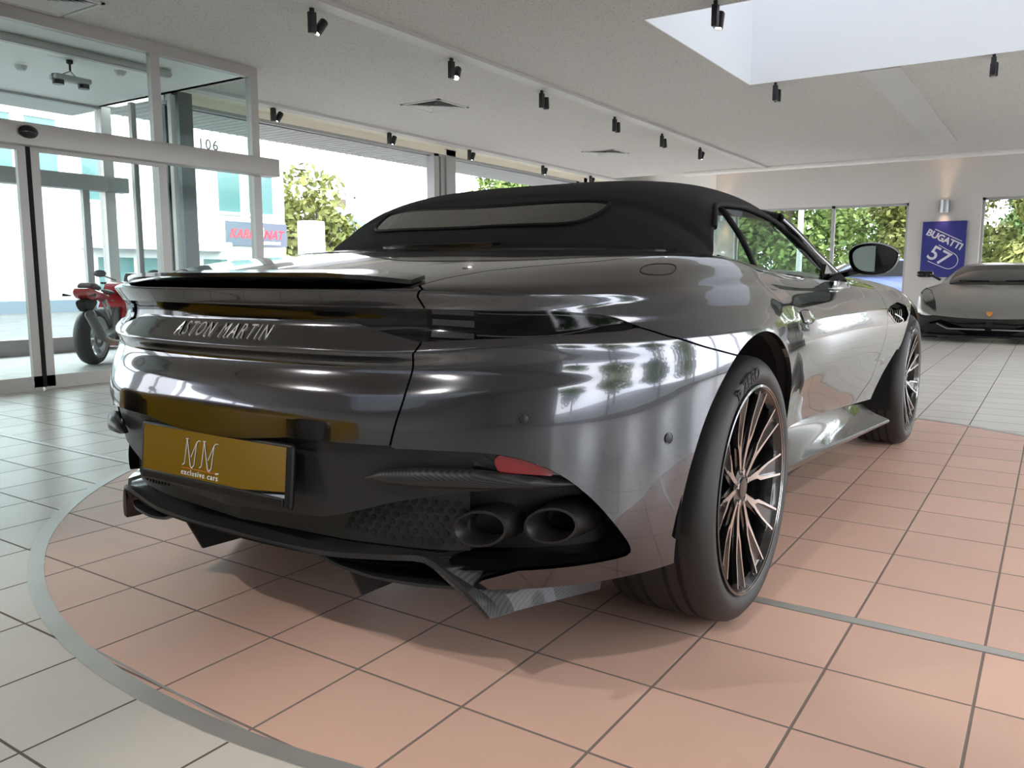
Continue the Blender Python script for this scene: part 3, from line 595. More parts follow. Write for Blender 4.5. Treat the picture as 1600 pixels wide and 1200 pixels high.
def panel(name, conds, m, parent, off=0., flange=.012, mirror=True, only_flange=False, shape=None):
    V, Fc = clipmesh(conds)
    used = sorted({i for f in Fc for i in f}); idx = {k: i for i, k in enumerate(used)}; V = V[used]; Fc = [[idx[i] for i in f] for f in Fc]
    P = V[:, :3]+V[:, 3:6]*off; N = V[:, 3:6].copy()
    if shape is not None: P = shape(P, V)
    cnt = {}
    for f in Fc:
        for a, b in zip(f, f[1:]+f[:1]): k = (min(a, b), max(a, b)); cnt.setdefault(k, []).append((a, b))
    FV = []; FN = []; FF = []
    if flange:
        for k, e in cnt.items():
            if len(e) != 1: continue
            a, b = e[0]
            if abs(P[a][0]) < 1e-5 and abs(P[b][0]) < 1e-5: continue
            d = P[b]-P[a]; n = np.cross(d, N[a]); ln = np.linalg.norm(n)
            if ln < 1e-9: continue
            n = n/ln; s = len(P)+len(FV)
            FV += [P[b], P[a], P[a]-N[a]*flange, P[b]-N[b]*flange]; FN += [n]*4; FF.append([s, s+1, s+2, s+3])
    if FV: P = np.concatenate([P, FV]); N = np.concatenate([N, FN])
    Fc = FF if only_flange else Fc+FF
    sets = [(P, N, Fc)]
    if mirror: sets.append((P*[-1, 1, 1], N*[-1, 1, 1], [f[::-1] for f in Fc]))
    objs = []
    def mk(P, N, Fc, nm):
        used = sorted({i for f in Fc for i in f}); idx = {k: i for i, k in enumerate(used)}
        me = bpy.data.meshes.new(nm); me.from_pydata(P[used].tolist(), [], [[idx[i] for i in f] for f in Fc]); me.materials.append(MATS[m])
        me.polygons.foreach_set('use_smooth', [True]*len(Fc)); me.normals_split_custom_set_from_vertices(N[used].tolist()); o = bpy.data.objects.new(nm, me); COL.objects.link(o); o.parent = parent; return o
    if mirror == 'join':
        n = len(P); return mk(np.concatenate([P, sets[1][0]]), np.concatenate([N, sets[1][1]]), Fc+[[i+n for i in f] for f in sets[1][2]], name)
    return [mk(p, n_, f_, name) for p, n_, f_ in sets]
def surf(u, v, off=0.):
    s = 1 if u >= 0 else -1; u = abs(u)
    i = int(np.clip(np.searchsorted(uq, u)-1, 0, len(uq)-2)); j = int(np.clip(np.searchsorted(vq, v)-1, 0, len(vq)-2)); a = (u-uq[i])/(uq[i+1]-uq[i]); b = (v-vq[j])/(vq[j+1]-vq[j])
    W = lambda G: G[i, j]*(1-a)*(1-b)+G[i+1, j]*a*(1-b)+G[i, j+1]*(1-a)*b+G[i+1, j+1]*a*b
    n = W(NB); n = n/np.linalg.norm(n); p = W(S)+n*off
    return np.array([p[0]*s, p[1], p[2]]), np.array([n[0]*s, n[1], n[2]])
def surf_xz(x, z, off=0.):                                # rear-facing point of given x and z
    u = abs(x); v = .3
    for _ in range(12):
        p, _n = surf(u, v); u = max(0, u+(abs(x)-p[0])*.7); v = float(np.clip(v+(z-p[2])*.8, 0, tv[-1]))
    return surf(u if x >= 0 else -u, v, off)
def sframe(p, n, up=(0, 0, 1)):                           # x right as seen from outside, y up, z out
    n = Vector(n).normalized(); x = Vector(up).cross(n).normalized(); return frame(p, x, n.cross(x), n)
car = empty('sports_car', (0, 0, 0)); tag(car, 'dark grey convertible with black soft top on the turntable, seen from behind', 'car')
panel('boot_lid', [lambda c: c['trunk']-g, lambda c: -c['lamp'], lambda c: -c['exh'], lambda c: c['v']-.28], 'paint', car, mirror='join')
panel('rear_bumper', [lambda c: c['bump']-g, lambda c: -c['trunk']-g, lambda c: -c['lamp'], lambda c: -c['exh'], lambda c: -c['rarch']], 'paint', car, mirror='join')
panel('rear_quarter_panel', [lambda c: -c['bump']-g, lambda c: -c['trunk']-g, lambda c: -c['lamp'], lambda c: -c['exh'], lambda c: -c['rarch'], lambda c: -c['door']-g, lambda c: 2.6-c['u'], lambda c: c['sill']], 'paint', car)
panel('door', [lambda c: c['door']-g, lambda c: c['sill']], 'paint', car)
panel('front_fender', [lambda c: -c['door']-g, lambda c: c['u']-3.0, lambda c: -c['farch'], lambda c: c['sill'], lambda c: -c['vent'], lambda c: c['v']-np.where(c['u'] > 4.9, .0, 0)], 'paint', car)
# dark structure under the gaps
panel('inner_shell', [lambda c: -c['exh']-.002, lambda c: -c['rarch']-.004, lambda c: -c['farch']-.004, lambda c: c['sill']-.01, lambda c: -c['lamp']-.002, lambda c: -c['vent']-.004], 'deep_black', car, off=-.013, flange=.03)
# light band: recess, lenses, light bars
panel('light_band', [lambda c: c['lamp']+.004, lambda c: .551-c['u']], 'band_black', car, off=-.016, flange=0, mirror='join', shape=lambda P, V: P-V[:, 3:6]*(.022*np.clip((.50-V[:, 6+NAMES.index('u')])/.08, 0, 1))[:, None])
LT = panel('tail_lamp', [lambda c: c['lamp']+.003, lambda c: c['u']-.551], 'band_black', car, off=-.012, flange=.02)
for s, lt in zip((1, -1), LT):
    b = MB()
    for k, v0 in enumerate((.548, .567, .586)):
        b.grid([[surf(s*u, v0+dv, -.0095)[0] for dv in (0, .010)] for u in np.linspace(.562, .655, 20)], flip=s > 0)
        for u in np.linspace(.565, .652, 24): b.grid([[surf(s*(u+du), v0+dv, -.008)[0] for dv in (-.0, .010)] for du in (0, .0018)], flip=s > 0)
    b.build('light_bar', 'lamp_strip', lt)
    b = MB()
    for va, vb, u1 in ((.590, .592, .90), (.555, .557, .93)):
        b.grid([[surf(s*u, a+(.572-a)*(max(0, (u-.8)/(.97-.8))**2), -.0095)[0] for a in (va, vb)] for u in np.linspace(.66, u1, 30)], flip=s > 0)
    b.build('light_guide', 'lamp_strip', lt)
    G = [[surf(s*u, v, -.003)[0] for v in np.linspace(max(.5375 + (u-.55)*.04, .538), .603-(u-.55)*.02-max(0, u-.93)*.35, 8)] for u in np.linspace(.553, 1.012, 60)]
    b = MB(); b.grid(G, flip=s > 0); b.build('lens', 'lamp_lens', lt)
# boot spoiler lip
def lip(u, t):
    tp = 1-(max(0, (abs(u)-.30))/.22)**1.6; tp = max(tp, 0)
    p, n = surf(u, .668+.075*t*(.35+.65*tp), .0015+.012*tp*(1-t)**1.5); p = p+np.array([0, -.022*tp*(1-t), .004*tp*(1-t)]); return p
b = MB(); b.slab([[lip(u, t) for t in np.linspace(1, 0, 7)] for u in np.linspace(-.515, .515, 61)], .009); b.build('boot_spoiler', 'gloss_black', car)
# maker's lettering across the boot
def decal(name, body, size, uc, vc, m, parent, off=.0012, ex=.0012, shear=0., sp=1., align='CENTER', sgn=1, offset=0.):
    b = MB(); b.text(body, size, Matrix.Identity(4), ex, shear, sp, align, offset=offset)
    b.v = [tuple(surf(uc+x, vc+y, off+z)[0]) for x, y, z in b.v]; return b.build(name, m, parent)
decal('lettering', 'ASTON', .036, -.098, .5305, 'letter_chrome', car, shear=.18, sp=1.36); decal('lettering', 'MARTIN', .036, .083, .5305, 'letter_chrome', car, shear=.18, sp=1.36)
# sensors, flap, handle, badge
for u, v in ((.752, .373), (1.091, .307), (-.752, .373), (-1.091, .307)):
    p, n = surf(u, v); b = MB(); b.lathe([(0, .0022), (.009, .0022), (.0105, .0015), (.0108, -.001), (.0128, -.001), (.0135, .0006), (.0128, .0012)], 24, sframe(p, n)); b.build('parking_sensor', 'sensor', car)
pf = rnd([(-.07, -.035), (.06, -.045), (.085, .0), (.05, .045), (-.075, .04)], 3)
loop = [surf(1.09+a, .742+b_*.9, .0004)[0] for a, b_ in pf]; b = MB(); b.tube(loop, .0013, 6, closed=True); b.build('fuel_flap', 'deep_black', car)
for s in (1, -1):
    b = MB(); b.slab([[surf(s*u, v, .003+.006*math.sin(math.pi*(u-2.18)/.17))[0] for v in np.linspace(.515, .555, 7)] for u in np.linspace(2.18, 2.35, 14)][::s], .004); b.build('door_handle', 'paint', car)
    b = MB(); b.tube([surf(s*u, v, .001)[0] for u, v in rnd([(2.17, .508), (2.36, .508), (2.36, .562), (2.17, .562)], 2)], .0012, 6, closed=True); b.build('handle_surround', 'deep_black', car)
    b = MB(); b.text('DBS', .042, Matrix.Identity(4), .0012, .25, 1.1); b.v = [tuple(surf(s*(3.66+x*s), .235+y, .0012+z)[0]) for x, y, z in b.v]; b.build('badge', 'letter_chrome', car)
    # side strake vent: dark back and slanted blades
    b = MB(); b.grid([[surf(s*u, v, -.05)[0] for v in np.linspace(.38, .58, 5)] for u in np.linspace(3.52, 4.06, 8)], flip=s > 0); vb = b.build('vent_back', 'deep_black', car)
    for k in range(6):
        u0 = 3.66+k*.055; b = MB(); b.slab([[surf(s*(u0+.06*t), .435+.07*t, -.006-.02*q)[0] for q in (0, 1)] for t in np.linspace(0, 1.15, 6)], .006); b.build('strake', 'chrome' if k > 4 else 'paint', car)
    b = MB(); b.tube([surf(s*u, np.interp(z, Z_[np.searchsorted(uq, u)], vq), .001)[0] for u, z in rnd([(3.60, .772), (3.67, .735), (3.80, .690), (4.04, .70)], 2)[:-2]], .004, 8); b.build('vent_trim', 'chrome', car)
YC_=[(0,-.977),(.31,-.950),(.35,-.944),(.477,-.913),(.545,-.889),(.60,-.857),(.652,-.827),(.737,-.756),(.788,-.701),(.86,-.60)]
def ycon(x, o=0): return float(np.interp(abs(x), [a for a, _ in YC_], [a for _, a in YC_]))+.012+o
# exhaust bay
panel('exhaust_bay', [lambda c: c['exh']-.0005, lambda c: c['v']-.047, lambda c: c['u']-.0], 'satin_black', car, off=-.085, flange=0, mirror='join')
panel('exhaust_bay_edge', [lambda c: c['exh']-.0005, lambda c:c['v']-.04], 'gloss_black', car, off=-.012, flange=.09, only_flange=True)
b = MB()
for s in (1, -1):
    for (cx, cy, cz) in ((.664, -.835, .425), (.795, -.765, .433)):
        pass
def pipe(cx, cyy, cz, s):
    b = MB(); n = 40; rows = []
    for rx, rz, dy in ((.050, .047, .13), (.050, .045, .05), (.047, .040, .0), (.0465, .0395, -.006), (.0415, .0345, -.007), (.038, .031, .004), (.037, .031, .11), (.0, .0, .11)):
        rows.append([(s*(cx+rx*math.cos(t)), cyy+dy+(rx*math.cos(t)*.72 if dy < .1 else rx*math.cos(t)*.5), cz+rz*math.sin(t)) for t in np.linspace(0, 2*math.pi, n, endpoint=False)])
    return b.grid(np.array(rows).transpose(1, 0, 2), wrap=True, flip=s > 0)
for s in (1, -1):
    for c in ((.632, -.785, .401), (.750, -.692, .404)):
        o = pipe(*c, s).build('exhaust_pipe', 'exhaust_black', car)
def bez(P, n=20):
    P = np.array(P, float); t = chord(P[:, None], 0); return akima(t, P, np.linspace(0, t[-1], n))
mat('mesh_grey', (.010, .010, .011), .5)
for s in (1, -1):
    b = MB()
    b.grid([[(s*x, ycon(x, .065), z) for z in np.linspace(.345, .50, 6)] for x in np.linspace(.0, .60, 16)], flip=s < 0); og = b.build('exhaust_grille', 'mesh_grey', car)
    b = MB()
    for r in range(6):
        for c in range(14):
            x = .33+c*.0215+(r % 2)*.0107; z = .365+r*.0165+.1*max(0, .45-x)
            if x > .59: continue
            b.prism([(.0072*math.cos(math.radians(60*k+30)), .0072*math.sin(math.radians(60*k+30))) for k in range(6)], -.002, .0012, frame((s*x, ycon(x, .063), z), (1, .7*x*s, 0), (0, 0, 1), (0, -1, 0)))
    b.build('honeycomb', 'deep_black', og)
    # red reflector and the block beside it
panel('reflector', [lambda c: sdf(c['u'], c['v'], [(.697, .300), (.756, .286), (.822, .257), (.812, .249), (.705, .262), (.697, .277)])], 'red_lens', car, off=-.012, flange=.02)
panel('reflector_bezel', [lambda c: sdf(c['u'], c['v'], [(.655, .312), (.70, .305), (.77, .290), (.84, .250), (.835, .236), (.70, .236), (.655, .245)])], 'gloss_black', car, off=-.020, flange=.01)
# number plate carrier in carbon, wing blade, plate
ZB = [(0, .390), (.20, .397), (.29, .402), (.34, .413), (.39, .428), (.477, .456), (.60, .482), (.737, .494), (.80, .50)]
def zb(x): return float(np.interp(abs(x), [a for a, _ in ZB], [a for _, a in ZB]))
xs = np.linspace(-.79, .79, 87); b = MB()
zt_ = lambda x: float(np.interp(abs(x), [0, .60, .66, .69, .737, .80], [.60, .60, .56, .53, .512, .503]))
b.slab([[(x, ycon(x, .018*(1-t)+.006), zb(x)+(zt_(x)-zb(x))*t) for t in np.linspace(0, 1, 8)] for x in xs], .02); b.build('carrier_panel', 'carbon', car)
for s in (1, -1):
    rows = []
    for t in np.linspace(0, 1, 30):
        x = .435+.365*t; zt1 = float(np.interp(x, [.435, .47, .545, .652, .737, .80], [.514, .530, .540, .537, .519, .500])); zb1 = float(np.interp(x, [.435, .47, .543, .651, .737, .80], [.510, .503, .498, .496, .494, .496])); th = max(.0015, (zt1-zb1)/2); zc = (zt1+zb1)/2
        yc = ycon(x, -.006); rows.append([(s*x, yc-.020*math.cos(a)*(.3+.7*th/.02), zc+th*math.sin(a)) for a in np.linspace(0, 2*math.pi, 17)])
    b = MB(); b.grid(rows, flip=s < 0); b.build('bumper_wing', 'carbon', car)
pl = frame((0, -.972, .502), (1, 0, 0), (0, .10, .995), (0, -.995, .10))
b = MB(); b.rbox((-.272, -.076, -.012), (.272, .068, .006), .008, pl); b.build('plate_frame', 'satin_black', car)
b = MB(); b.box((-.258, -.050, .0055), (.258, .060, .0075), pl); np_ = b.build('number_plate', 'plate_mirror', car)
b = MB(); b.rbox((-.255, -.070, .005), (.255, -.050, .012), .003, pl); b.build('plate_clip', 'satin_black', car)
def stroke(b, pts, w, M, h=.0085):
    for p, q in zip(pts[:-1], pts[1:]):
        p, q = Vector((*p, 0)), Vector((*q, 0)); d = (q-p).normalized(); n = Vector((-d.y, d.x, 0))*w/2; b.add([M @ (x+Vector((0, 0, h))) for x in (p-n, q-n, q+n, p+n)], [(0, 1, 2, 3)])
b = MB(); mm = pl @ T(-.035, .0, 0)
for x0 in (-.052, .012):
    stroke(b, [(x0-.012, -.022), (x0-.004, -.017), (x0+.004, .042)], .0022, mm); stroke(b, [(x0-.001, .042), (x0+.010, .042)], .002, mm); stroke(b, [(x0+.004, .042), (x0+.019, -.022), (x0+.026, -.026)], .0026, mm)
    stroke(b, [(x0+.024, -.026), (x0+.032, -.018), (x0+.040, .034)], .0022, mm); stroke(b, [(x0+.020, .0), (x0+.040, .036), (x0+.046, .041), (x0+.054, .041)], .0018, mm)
b.add([mm @ Vector(p) for p in [(.058, -.030, .0085), (.070, -.028, .0085), (.071, -.025, .0085), (.060, -.026, .0085)]], [(0, 1, 2, 3)])
b.text('exclusive cars', .019, mm @ T(0, -.044, .0078), .0006, 0, 1.25); b.build('plate_lettering', 'white_print', np_)
b = MB(); stroke(b, [(-.064, -.0275), (.062, -.0275)], .0012, mm); b.build('plate_line', 'orange_print', np_)
# diffuser
TE = bez([(0, -.93, .315), (.3, -.915, .315), (.45, -.89, .327), (.53, -.872, .335), (.585, -.845, .300), (.655, -.80, .212)], 34); IE = bez([(0, -.76, .405), (.3, -.75, .40), (.45, -.74, .385), (.53, -.74, .36), (.60, -.73, .31), (.70, -.60, .24)], 34)
b = MB(); G = []
for s in (-1, 1):
    for a, c in (list(zip(TE, IE))[::-1] if s < 0 else list(zip(TE, IE))[1:]):
        col = [];
        for t in np.linspace(1, 0, 9):
            p = a+(c-a)*t; p = p.copy(); p[2] -= .018*math.sin(math.pi*t); p[0] *= s; col.append(p)
        G.append(col)
b.slab(G, .012); b.build('diffuser', 'carbon', car)
for s in (1, -1):
    a, c, d, e = np.array((.56, -.855, .318)), np.array((.655, -.80, .212)), np.array((.76, -.50, .205)), np.array((.77, -.50, .285))
    b = MB(); G = [[(a+(e-a)*u)*(1-v)+(c+(d-c)*u)*v for v in np.linspace(0, 1, 5)] for u in np.linspace(0, 1, 8)]; G = np.array(G)*[s, 1, 1]; G = G[::s]; b.slab(G, .008); b.build('diffuser_strake', 'carbon', car)
    C2 = bez([(.27, -.905, .305), (.33, -.89, .283), (.42, -.875, .272), (.52, -.85, .270), (.60, -.81, .268)], 16)
    b = MB(); b.slab((np.array([[p, p+np.array([0, .03, .0]), p+np.array([0, .22, -.02])] for p in C2])*[s, 1, 1])[::-s], .007); b.build('diffuser_blade', 'carbon', car)
    b = MB(); b.prism([(-.86, .300), (-.80, .186), (-.40, .17), (-.38, .30)], -.004, .004, frame((s*.297, 0, 0), (0, 1, 0), (0, 0, 1), (1, 0, 0))); b.build('diffuser_fin', 'satin_black', car)
b = MB(); b.box((-.60, -.60, .17), (.60, 3.4, .19)); b.box((-.80, .5, .17), (.80, 2.3, .19)); b.box((-.5, -.66, .22), (.5, -.5, .38)); b.build('underbody', 'deep_black', car)
b = MB(); b.box((-.58, -.60, .19), (.58, 3.40, .50)); b.box((-.80, .46, .19), (.80, 2.33, .42)); b.build('chassis', 'deep_black', car)
# wheel arch liners
for s in (1, -1):
    for yc, a0, a1 in ((0, -.02, 3.2), (2.805, -.02, 3.42)):
        b = MB(); b.grid([[(s*x, yc+.43*math.cos(t), .358+.43*math.sin(t)) for x in (.60, .93)] for t in np.linspace(a0, a1, 30)]); b.box((s*.58, yc-.4, .2), (s*.60, yc+.4, .78)); b.build('wheel_arch_liner', 'deep_black', car)
# side skirts
for s in (1, -1):
    b = MB(); rows = []
    for t in np.linspace(0, 1, 20):
        y = .44+1.46*t; xe = .895+.095*t-.03*(1-t)*t; ze = .302-.037*t; zi = .435-(y-.6)*.062; yo = y+.06*t
        rows.append([(s*.868, y, zi+.01), (s*.885, y, zi-.02), (s*(.885+(xe-.885)*.45), y+.02*t, ze+(zi-ze)*.35), (s*xe, yo, ze), (s*(xe-.004), yo, ze-.022), (s*.86, y, ze-.04)])
    rows = np.array(rows); rows = akima(np.arange(6.), np.swapaxes(rows, 0, 1), np.linspace(0, 5, 26)); rows = np.swapaxes(rows, 0, 1)
    b.grid(rows, flip=s < 0); b.build('side_skirt', 'gloss_black', car)
# ---- soft top
EP = [(0, -.09, 1.018), (.17, -.085, 1.018), (.33, -.06, 1.017), (.48, -.02, 1.012), (.60, .03, 1.005), (.69, .08, .998), (.735, .115, .992), (.765, .17, .985), (.757, .205, 1.03), (.725, .30, 1.105), (.685, .42, 1.147), (.655, .62, 1.165), (.640, .85, 1.172), (.628, 1.08, 1.165), (.622, 1.27, 1.148), (.62, 1.42, 1.125)]
SPN = [(0, y_, z_) for (x_, y_, q_), z_ in zip(EP, (1.018, 1.033, 1.056, 1.077, 1.103, 1.130, 1.149, 1.176, 1.196, 1.224, 1.246, 1.268, 1.282, 1.285, 1.274, 1.248))]
PW = [2.6, 2.6, 2.7, 2.8, 2.9, 3., 3., 3., 3.1, 3.3, 3.6, 4., 4., 3.8, 3.5, 3.2]
def top_ctrl():
    G = []
    for e, s_, pw in zip(EP, SPN, PW):
        e, s_ = np.array(e), np.array(s_); row = []
        for t in np.linspace(0, 1, 15):
            t2 = t**.8; p = s_+(e-s_)*t2; p[2] = e[2]+(s_[2]-e[2])*(1-t2**pw)**(1/1.25); row.append(p)
        G.append(row)
    return np.array(G)
TG = top_ctrl(); t1 = np.arange(len(EP)); TS = akima(t1.astype(float), TG, np.linspace(0, len(EP)-1, 121)); t2 = np.arange(15.); TS = np.swapaxes(akima(t2, np.swapaxes(TS, 0, 1), np.linspace(0, 14, 61)), 0, 1)
full = np.concatenate([(TS*[-1, 1, 1])[:, ::-1], TS[:, 1:]], 1)
b = MB(); b.slab(full[:, ::-1], .007); b.build('soft_top', 'soft_top', car, auto=False)
TN = grid_normals0(TS); TN = np.where(TN[..., 2:3] < 0, -TN, TN)
def tops(a, t, off=0.):                                   # a 0..15 station, t 0..1 from spine to edge
    s = 1 if t >= 0 else -1; t = abs(t); i = np.clip(a/(len(EP)-1)*120, 0, 119.999); j = np.clip(t*60, 0, 59.999); i0, j0 = int(i), int(j); fa, fb = i-i0, j-j0
    W = lambda G: G[i0, j0]*(1-fa)*(1-fb)+G[i0+1, j0]*fa*(1-fb)+G[i0, j0+1]*(1-fa)*fb+G[i0+1, j0+1]*fa*fb
    p = W(TS)+W(TN)*off; return np.array([p[0]*s, p[1], p[2]])
# rear window: a pane lying on the cloth
def glassp(x, s, off):      # x -1..1 across, s 0..1 up
    p0 = np.array([0., .0, 1.085]); return None
import itertools
def top_at(x, y):
    d = (TS[..., 0]-abs(x))**2+(TS[..., 1]-y)**2; k = np.unravel_index(np.argmin(d), d.shape); i, j = k
    best = TS[i, j]; n = TN[i, j]; z = best[2]-(n[0]*(abs(x)-best[0])+n[1]*(y-best[1]))/max(n[2], .2); return z
PO = rnd([(0, 0), (.25, 0), (.38, .02), (.43, .30), (.455, .85), (.435, 1.0), (.25, 1.0), (0, 1.0), (-.25, 1.0), (-.435, 1.0), (-.455, .85), (-.43, .30), (-.38, .02), (-.25, 0)], 3)
b = MB(); rows = []
xsn = TS[..., 0].ravel(); ysn = TS[..., 1].ravel(); zsn = TS[..., 2].ravel()
for r in np.linspace(0, 1, 12):
    row = []
    for px_, ps_ in list(PO)+[PO[0]]:
        x = px_*r; q = .5+(ps_-.5)*r; yl = -.035+.055*(x/.45)**2; yh = .105+.055*(x/.45)**2; y = yl+(yh-yl)*q; row.append((x, y, top_at(x, y)+.003))
    rows.append(row)
rows = np.array(rows)
# smooth the heights with a low order fit so the glass is a clean curved pane
A_ = np.stack([np.ones(rows[..., 0].size), rows[..., 0].ravel()**2, rows[..., 1].ravel(), rows[..., 1].ravel()**2, rows[..., 0].ravel()**4, rows[..., 0].ravel()**2*rows[..., 1].ravel()], 1)
cf = np.linalg.lstsq(A_, rows[..., 2].ravel(), rcond=None)[0]; rows[..., 2] = (A_ @ cf).reshape(rows.shape[:2])+.004
b.grid(rows, flip=True); b.build('rear_window', 'rear_glass', car)
b = MB(); b.tube(rows[-1][:-1], .006, 6, closed=True); b.build('rear_window_seal', 'satin_black', car)
# third brake light at the foot of the cloth
b = MB(); b.slab([[surf(u, v, .008)[0] for v in (1.085, 1.10, 1.112)] for u in np.linspace(-.30, .30, 20)], .012); o = b.build('brake_light', 'gloss_black', car)
b = MB()
for u in np.linspace(-.28, .28, 76): b.grid([[surf(u+du, v, .0095)[0] for v in (1.088, 1.104)] for du in (0, .003)], flip=True)
b.build('light_rib', 'lamp_strip', o)
b = MB(); b.slab([[surf(u, v, .003)[0] for v in np.linspace(1.02, 1.116, 5)] for u in np.linspace(-.95, .95, 50)], .01); b.build('tonneau_trim', 'gloss_black', car)
# ---- side glass, pillar, windscreen
BL = [(.772, .20, .982), (.776, .40, .966), (.784, .62, .946), (.788, .85, .931), (.787, 1.10, .920), (.780, 1.40, .910), (.766, 1.66, .904)]
TL = [(.757, .205, 1.03), (.725, .30, 1.105), (.685, .42, 1.147), (.655, .62, 1.165), (.640, .85, 1.172), (.628, 1.08, 1.165), (.622, 1.27, 1.148), (.62, 1.42, 1.125)]
bl = bez(BL, 60); tl = bez(TL+[(.655, 1.52, 1.075), (.71, 1.64, .985), (.755, 1.70, .912)], 60)
for s in (1, -1):
    def gp(i, t):
        p = bl[i]*(1-t)+tl[i]*t; p = p.copy(); p[0] += .012*math.sin(math.pi*t)-.006; p[0] *= s; return p
    def gx(fr, t):           # glass point by bottom fraction: bottom follows bl, top follows tl
        i = fr*59; i0 = min(58, int(i)); f = i-i0; return gp(i0, t)*(1-f)+gp(i0+1, t)*f
    bar0, bar1 = .24, .20
    b = MB(); b.grid([[gx(k*(bar0*(1-t)+bar1*t), t) for t in np.linspace(0, 1, 10)] for k in np.linspace(0, 1, 14)], flip=s < 0); b.build('quarter_window', 'quarter_glass', car)
    b = MB(); b.grid([[gx((bar0*(1-t)+bar1*t)+k*(1-(bar0*(1-t)+bar1*t)), t) for t in np.linspace(0, 1, 14)] for k in np.linspace(0, 1, 36)], flip=s < 0); b.build('door_glass', 'car_glass', car)
    b = MB(); b.tube([gx((bar0*(1-t)+bar1*t), t) for t in np.linspace(0, 1, 10)], .010, 8); b.build('glass_divider', 'satin_black', car)
    b = MB(); b.tube([(s*x, y, z) for x, y, z in tl[2:]], .009, 10); b.build('glass_seal', 'deep_black', car)
    b = MB(); b.tube([(s*(x+.002), y, z-.002) for x, y, z in bl], .007, 8); b.build('waist_trim', 'gloss_black', car)
    ap = bez([(.60, 1.40, 1.160), (.635, 1.52, 1.105), (.685, 1.66, 1.02), (.735, 1.80, .945), (.755, 1.86, .905)], 16)
    b = MB(); b.tube([(s*x, y, z) for x, y, z in ap], [.03]*16, 10); b.build('windscreen_pillar', 'gloss_black', car)
wh = bez([(.60, 1.40, 1.165), (.4, 1.43, 1.205), (.2, 1.445, 1.22), (0, 1.45, 1.226)], 12); wb = bez([(.755, 1.86, .90), (.5, 2.02, .925), (.25, 2.10, .938), (0, 2.12, .945)], 12)
wf = lambda P: np.concatenate([P, (P*[-1, 1, 1])[::-1][1:]])
b = MB(); b.grid([[a*(1-t)+c*t+np.array([0, .03*math.sin(math.pi*t), .02*math.sin(math.pi*t)]) for t in np.linspace(0, 1, 10)] for a, c in zip(wf(wh), wf(wb))]); b.build('windscreen', 'car_glass', car)
b = MB(); b.tube(wf(wh), .022, 8); b.build('windscreen_header', 'satin_black', car)
# ---- interior
b = MB(); b.box((-.74, .45, .45), (.74, 1.95, .50)); b.rbox((-.72, 1.58, .55), (.72, 1.98, .90), .05); b.rbox((-.10, .55, .48), (.10, 1.65, .70), .03); b.rbox((-.70, .10, .5), (.70, .40, .92), .05); b.build('cabin_trim', 'leather', car)
for s in (1, -1):
    b = MB(); b.rbox((s*.36-.24, .72, .5), (s*.36+.24, 1.28, .64), .05); b.rbox((-.25, -.07, 0), (.25, .07, .42), .05, T(s*.36, .62, .55) @ R(14, 'X')); b.rbox((-.14, -.05, .42), (.14, .05, .58), .04, T(s*.36, .62, .53) @ R(12, 'X')); b.build('seat', 'leather', car)
b = MB(); b.lathe([(.175+.014*math.cos(t), .014*math.sin(t)) for t in np.linspace(0, 2*math.pi, 9)], 32, T(-.36, 1.44, .86) @ R(72, 'X')); b.box((-.36-.17, 1.43, .84), (-.36+.17, 1.45, .88)); b.rbox((-.41, 1.42, .80), (-.31, 1.47, .90), .02); b.build('steering_wheel', 'leather', car)
# ---- door mirrors
OUT = [(.858, 1.009), (.862, 1.030), (.878, 1.047), (.905, 1.058), (.945, 1.062), (.985, 1.058), (1.030, 1.040), (1.052, 1.022), (1.056, 1.005), (1.045, .968), (1.022, .943), (.985, .930), (.935, .928), (.895, .938), (.868, .965)]
ro = rnd(OUT, 2); cxm, czm = ro.mean(0)
for s in (1, -1):
    b = MB(); rows = []
    for dy, k in ((0, .93), (-.004, .98), (.004, 1.0), (.03, 1.02), (.06, .95), (.085, .80), (.10, .55), (.106, .25), (.107, .0)):
        rows.append([(s*(cxm+(x-cxm)*k), 1.55+dy, czm+(z-czm)*k+dy*.1) for x, z in ro])
    b.grid(np.array(rows).transpose(1, 0, 2), wrap=True, flip=s < 0)
    o = b.build('door_mirror', 'gloss_black', car)
    b = MB(); b.add([(s*(cxm+(x-cxm)*.80), 1.552+(x-cxm)*.12, czm+(z-czm)*.80) for x, z in ro], [tuple(range(len(ro)))]); b.build('mirror_glass', 'mirror_glass', o)
    b = MB(); b.add([(s*(cxm+(x-cxm)*.96), 1.5535, czm+(z-czm)*.96) for x, z in ro], [tuple(range(len(ro)))]); b.build('mirror_bezel', 'gloss_black', o)
    b = MB(); b.slab([[(s*x, 1.56+.05*k, z+.012*math.sin(math.pi*k)) for k in np.linspace(0, 1, 5)] for x, z in ((.76, .922), (.80, .926), (.86, .945), (.90, .955))][::s], .022); b.build('mirror_arm', 'gloss_black', o)
    b = MB(); b.prism([(1.52, .905), (1.75, .895), (1.70, .935), (1.58, .975), (1.55, .93)], -.01, .01, frame((s*.757, 0, 0), (0, 1, 0), (0, 0, 1), (1, 0, 0))); b.build('mirror_base', 'gloss_black', o)
# ---- nose details: headlamps, grille
for s in (1, -1):
    b = MB(); b.grid([[surf(s*u, v, .004)[0] for v in np.linspace(.50, .60, 6)] for u in np.linspace(4.95, 5.35, 10)], flip=s < 0); b.build('headlamp', 'lamp_clear', car)
b = MB(); b.rbox((-.42, 3.60, .26), (.42, 3.715, .55), .05); b.build('grille', 'satin_black', car)
